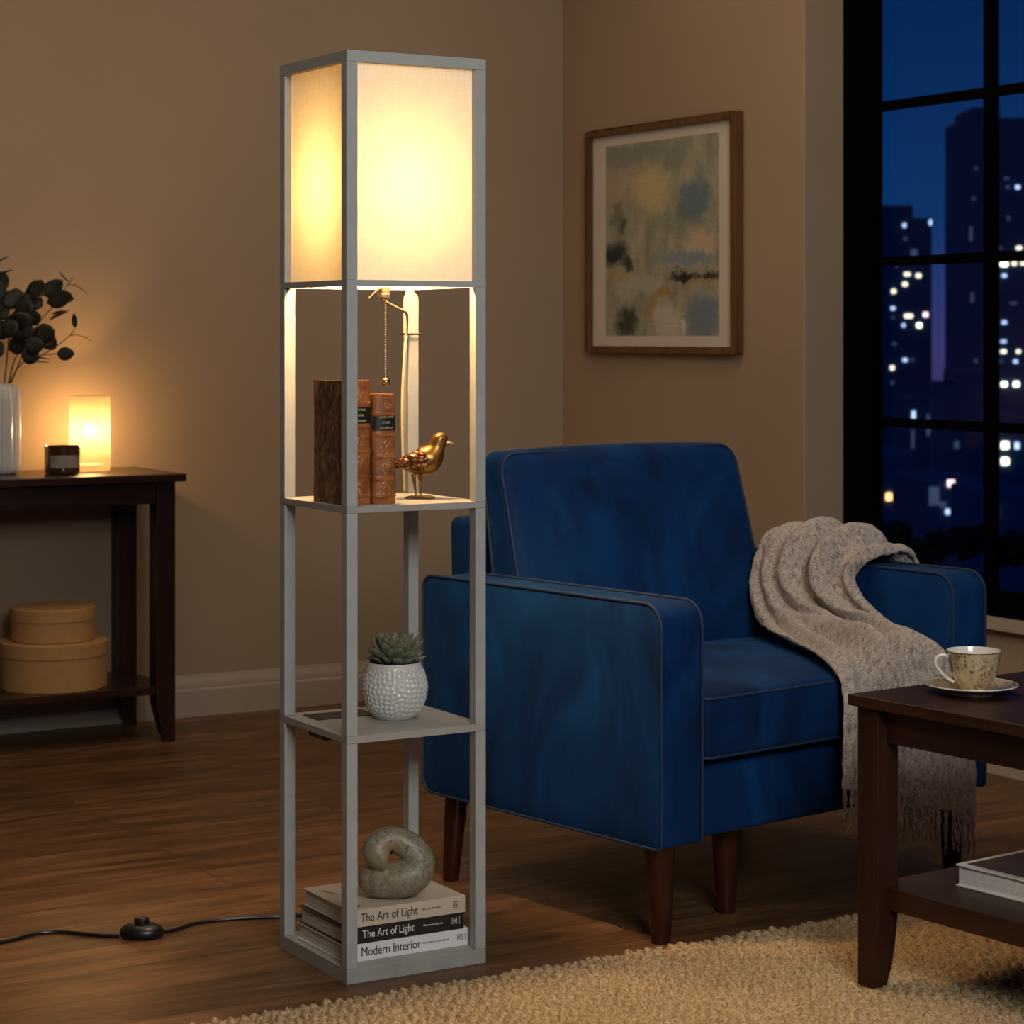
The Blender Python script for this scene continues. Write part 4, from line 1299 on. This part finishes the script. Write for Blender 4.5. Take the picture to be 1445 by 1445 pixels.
# glass candle lamp
gl = thing('candle_lamp', 'glowing frosted glass cylinder lamp on the console table', 'lamp', (2.188, 6.060, CT))
gm = MB()
gm.grid([[(r_*math.cos(2*PI*k/64), r_*math.sin(2*PI*k/64), z_) for k in range(64)] for (r_, z_) in ((.0540, .001), (.0565, .006), (.0572, .03), (.0565, .209))], closed_v=True)
gm.build('glass_cylinder', M['frost'], gl)
MB().lathe([(.038, .0005), (.038, .018), (.036, .020), (.0001, .020)], 40).build('candle', M['wax'], gl)
MB().lathe([(.0001, .092), (.007, .096), (.0125, .106), (.0125, .117), (.008, .127), (.0001, .134)], 16).build('flame', m_bulb('warm flame', (1.0, .62, .25), 80.0, .5), gl)
# candle jar
cj = thing('candle_jar', 'small brown candle jar with a pale label in front of the glass lamp', 'candle', (2.077, 5.970, CT))
MB().lathe([(.0001, .001), (.044, .001), (.047, .004), (.048, .012), (.0485, .070), (.0495, .076), (.0480, .077), (.046, .072), (.046, .060), (.0001, .060)], 48).build('jar', M['amber'], cj)
lp = MB()
P = []
for z in (.018, .052):
    P.append([(.0489*math.cos(a), .0489*math.sin(a), z) for a in [math.radians(-150+k*110/16) for k in range(17)]])
lp.grid(P).build('label', M['jarlabel'], cj)
MB().lathe([(.0001, .0612), (.0455, .0610)][::-1], 40).build('wax', M['wax'], cj)
# vase
vz = on_y(0, 668, 6.05)
vx, vy = 1.925, 6.050
va = thing('fluted_vase', 'white ribbed ceramic vase holding leafy branches at the left of the console', 'vase', (vx, vy, CT))
pr = [(.0001, .002), (.044, .0), (.052, .004), (.0575, .016), (.0590, .04), (.0590, .205), (.0575, .225), (.050, .240), (.036, .2465), (.034, .2475), (.032, .246), (.033, .235), (.050, .215), (.052, .03), (.0001, .02)]
MB().lathe(pr, 168, rib=28, ribd=.055).build('vase_body', M['vase'], va)

def leaf(mb, c, w, l, ang, tilt, yaw):
    M3 = Matrix.Rotation(RZ, 3, 'Z') @ Matrix.Rotation(ang, 3, 'Y') @ Matrix.Rotation(yaw, 3, 'Z') @ Matrix.Rotation(tilt, 3, 'X')
    P = []
    n = 8
    for i in range(n+1):
        t = i/n
        wd = max(w*math.sin(PI*t)**.6*(1.12-.3*t), .0003)
        row = []
        for k in (-1, -.5, 0, .5, 1):
            row.append(Vector(c)+M3 @ Vector((l*(t-.0), .15*w*abs(k)+.05*l*math.sin(PI*t)+.0, wd*k)))
        P.append(row)
    mb.grid(P)

def branch(label, stem, leaves, Y0, twigs=()):
    b = on_y(stem[0][0], stem[0][1], Y0)
    rt = thing('eucalyptus_branch', label, 'branch', (vx, vy, CT+.22), 0, 'eucalyptus branches in the white vase')
    off = Vector((vx, vy, CT+.22))
    rn = random.Random(hash(len(label)) % 97)
    def P(x, y, dy=0): return on_y(x, y, Y0+dy)-off
    pts = [Vector((0, 0, -.16)), Vector((0, 0, -.05))]+[on_y(q[0], q[1], 6.05+(Y0-6.05)*min(1, i/3))-off for i, q in enumerate(stem)]
    kk = catmull([tuple(p) for p in pts], 5)
    n = len(kk)
    s = MB().tube([tuple(p) for p in kk], [.0026*(1-.6*i/n) for i in range(n)], 7)
    for tw in twigs:
        k2 = catmull([tuple(P(*q)) for q in tw], 4)
        s.tube([tuple(p) for p in k2], [.0014]*len(k2), 6)
    s.build('stem', M['stem'], rt)
    lm = MB()
    for (x, y, w, l, ang, thin) in leaves:
        dy = rn.uniform(-.02, .02)
        c = P(x, y, dy)
        k = 1/510
        leaf(lm, c, w*k, l*k, math.radians(-ang), (1.25 if thin else rn.uniform(-.35, .35)), rn.uniform(-.3, .3))
    o = lm.build('leaves', M['leaf'], rt, angle=180, recalc=False)
    q = o.modifiers.new('s', 'SOLIDIFY'); q.thickness = .0006
# leaves: px of the leaf base, half width px, length px, direction angle (deg, 0 = right, 90 = up), edge-on
branch('eucalyptus branch reaching highest to the right, with thin curled tip leaves', [(12, 540), (22, 505), (40, 478), (58, 452), (78, 428), (95, 402)],
       [(60, 432, 13, 30, 150, 0), (66, 428, 13, 38, 20, 0), (62, 418, 12, 34, 40, 0), (76, 424, 8, 30, 5, 0), (74, 444, 5, 26, 10, 1), (70, 452, 5, 26, 25, 1), (98, 398, 2.5, 22, 135, 1), (106, 403, 2.5, 22, -35, 1), (58, 446, 12, 28, 195, 0), (64, 412, 3, 24, 130, 1)],
       5.98, [((95, 402), (101, 395), (102, 390)), ((96, 402), (104, 402), (108, 402))])
branch('low eucalyptus branch with one round leaf hanging at its far right end', [(14, 540), (32, 512), (58, 502), (80, 488), (98, 474), (106, 464)],
       [(80, 499, 10, 25, 0, 0), (106, 463, 4, 21, 92, 0), (110, 473, 1.8, 22, -25, 1), (42, 512, 3.5, 28, 0, 1), (36, 506, 4, 34, -2, 1), (60, 488, 14, 26, 75, 0), (62, 492, 13, 24, 50, 0)],
       6.0, [((62, 500), (72, 500), (80, 499)), ((100, 474), (106, 472), (112, 474))])
branch('upright eucalyptus branch at the left edge with dark broad leaves', [(6, 540), (10, 505), (12, 470), (8, 430), (-2, 395)],
       [(10, 470, 15, 34, 60, 0), (8, 450, 15, 32, 130, 0), (6, 432, 14, 30, 45, 0), (0, 425, 12, 30, 100, 0), (12, 495, 13, 30, 30, 0), (4, 500, 14, 28, 150, 0), (14, 455, 14, 34, 15, 0), (-6, 390, 3, 26, 20, 1), (-4, 372, 3, 20, 30, 1), (-8, 410, 14, 30, 60, 0), (10, 420, 13, 26, 0, 0), (-12, 470, 14, 30, 20, 0)],
       6.02)
branch('middle eucalyptus branch crowded with large overlapping leaves', [(16, 540), (28, 510), (40, 480), (46, 450), (48, 425)],
       [(48, 430, 14, 30, 110, 0), (46, 440, 14, 30, 160, 0), (50, 476, 15, 30, 20, 0), (48, 484, 14, 32, 40, 0), (34, 490, 13, 28, 10, 0), (30, 500, 12, 26, -10, 0), (44, 462, 13, 30, 140, 0), (40, 470, 14, 28, 170, 0), (36, 480, 13, 26, 90, 0), (46, 420, 13, 28, 60, 0), (24, 470, 14, 26, 150, 0)],
       5.96)

# ------------------------------------------------------------------ camera
cam = bpy.data.cameras.new('camera')
co = bpy.data.objects.new('camera', cam); COL.objects.link(co)
co.location = (0, 0, HC)
co.rotation_euler = (PI/2, 0, -math.radians(30.4))
cam.sensor_width = 36; cam.lens = F/1445*36
cam.shift_y = -(722.5-HY)/1445
cam.clip_end = 3000
cam.dof.use_dof = True; cam.dof.focus_distance = 4.05; cam.dof.aperture_fstop = 9.0
scene.camera = co

# ------------------------------------------------------------------ lights
def point(name, loc, col, W, r):
    l = bpy.data.lights.new(name, 'POINT'); l.energy = W; l.color = col; l.shadow_soft_size = r
    o = bpy.data.objects.new(name, l); COL.objects.link(o); o.location = loc
    return o
point('lamp_light', (LX-.010, LY, 1.372), (1.0, .62, .28), 82.0, .045)
point('candle_light', (2.188, 6.060, CT+.112), (1.0, .56, .20), 11.0, .016)
def area(name, loc, tgt, sx, sy, col, W):
    l = bpy.data.lights.new(name, 'AREA'); l.shape = 'RECTANGLE'; l.size = sx; l.size_y = sy; l.energy = W; l.color = col
    o = bpy.data.objects.new(name, l); COL.objects.link(o); o.location = loc
    o.rotation_euler = (Vector(tgt)-Vector(loc)).to_track_quat('-Z', 'Y').to_euler()
    return o
fc = c2w(1.05, .35)
area('fill_light', (fc[0], fc[1], 2.35), (2.3, 4.2, 0.6), 1.3, 1.3, (.97, .98, .95), 84)  # unseen soft fill added high beside the camera to brighten front faces
area('fill_light', (2.3, 4.3, 2.70), (2.3, 4.3, 0), 2.4, 2.4, (1.0, .76, .52), 24)  # unseen warm overhead fill, added to lift the far walls and floor

w = bpy.data.worlds.new('night sky'); scene.world = w
w.use_nodes = True
nt = w.node_tree; nt.nodes.clear()
o = nt.nodes.new('ShaderNodeOutputWorld'); bg = nt.nodes.new('ShaderNodeBackground')
tc = nt.nodes.new('ShaderNodeTexCoord'); sp = nt.nodes.new('ShaderNodeSeparateXYZ')
mr = nt.nodes.new('ShaderNodeMapRange'); mr.inputs['From Min'].default_value = -.06; mr.inputs['From Max'].default_value = .24
rp = nt.nodes.new('ShaderNodeValToRGB')
st = [(0.0, srgb(20, 26, 48)), (.17, srgb(62, 58, 112)), (.26, srgb(46, 58, 116)), (.36, srgb(12, 54, 108)), (.62, srgb(3, 42, 92)), (1.0, srgb(2, 26, 66))]
e = rp.color_ramp.elements
while len(e) < len(st): e.new(.5)
for el, (p_, c_) in zip(e, st): el.position = p_; el.color = c_
nt.links.new(tc.outputs['Generated'], sp.inputs[0]); nt.links.new(sp.outputs[2], mr.inputs[0])
nt.links.new(mr.outputs[0], rp.inputs[0]); nt.links.new(rp.outputs[0], bg.inputs[0]); nt.links.new(bg.outputs[0], o.inputs[0])
bg.inputs[1].default_value = 0.95

# ------------------------------------------------------------------ render look
scene.view_settings.view_transform = 'Standard'
scene.view_settings.look = 'None'
scene.view_settings.exposure = 0.0
scene.view_settings.gamma = 1.0
scene.view_settings.use_curve_mapping = False
cy = scene.cycles
cy.use_denoising = True
cy.max_bounces = 10; cy.diffuse_bounces = 6; cy.transparent_max_bounces = 12
cy.sample_clamp_indirect = 4.0
cy.caustics_reflective = False; cy.caustics_refractive = False
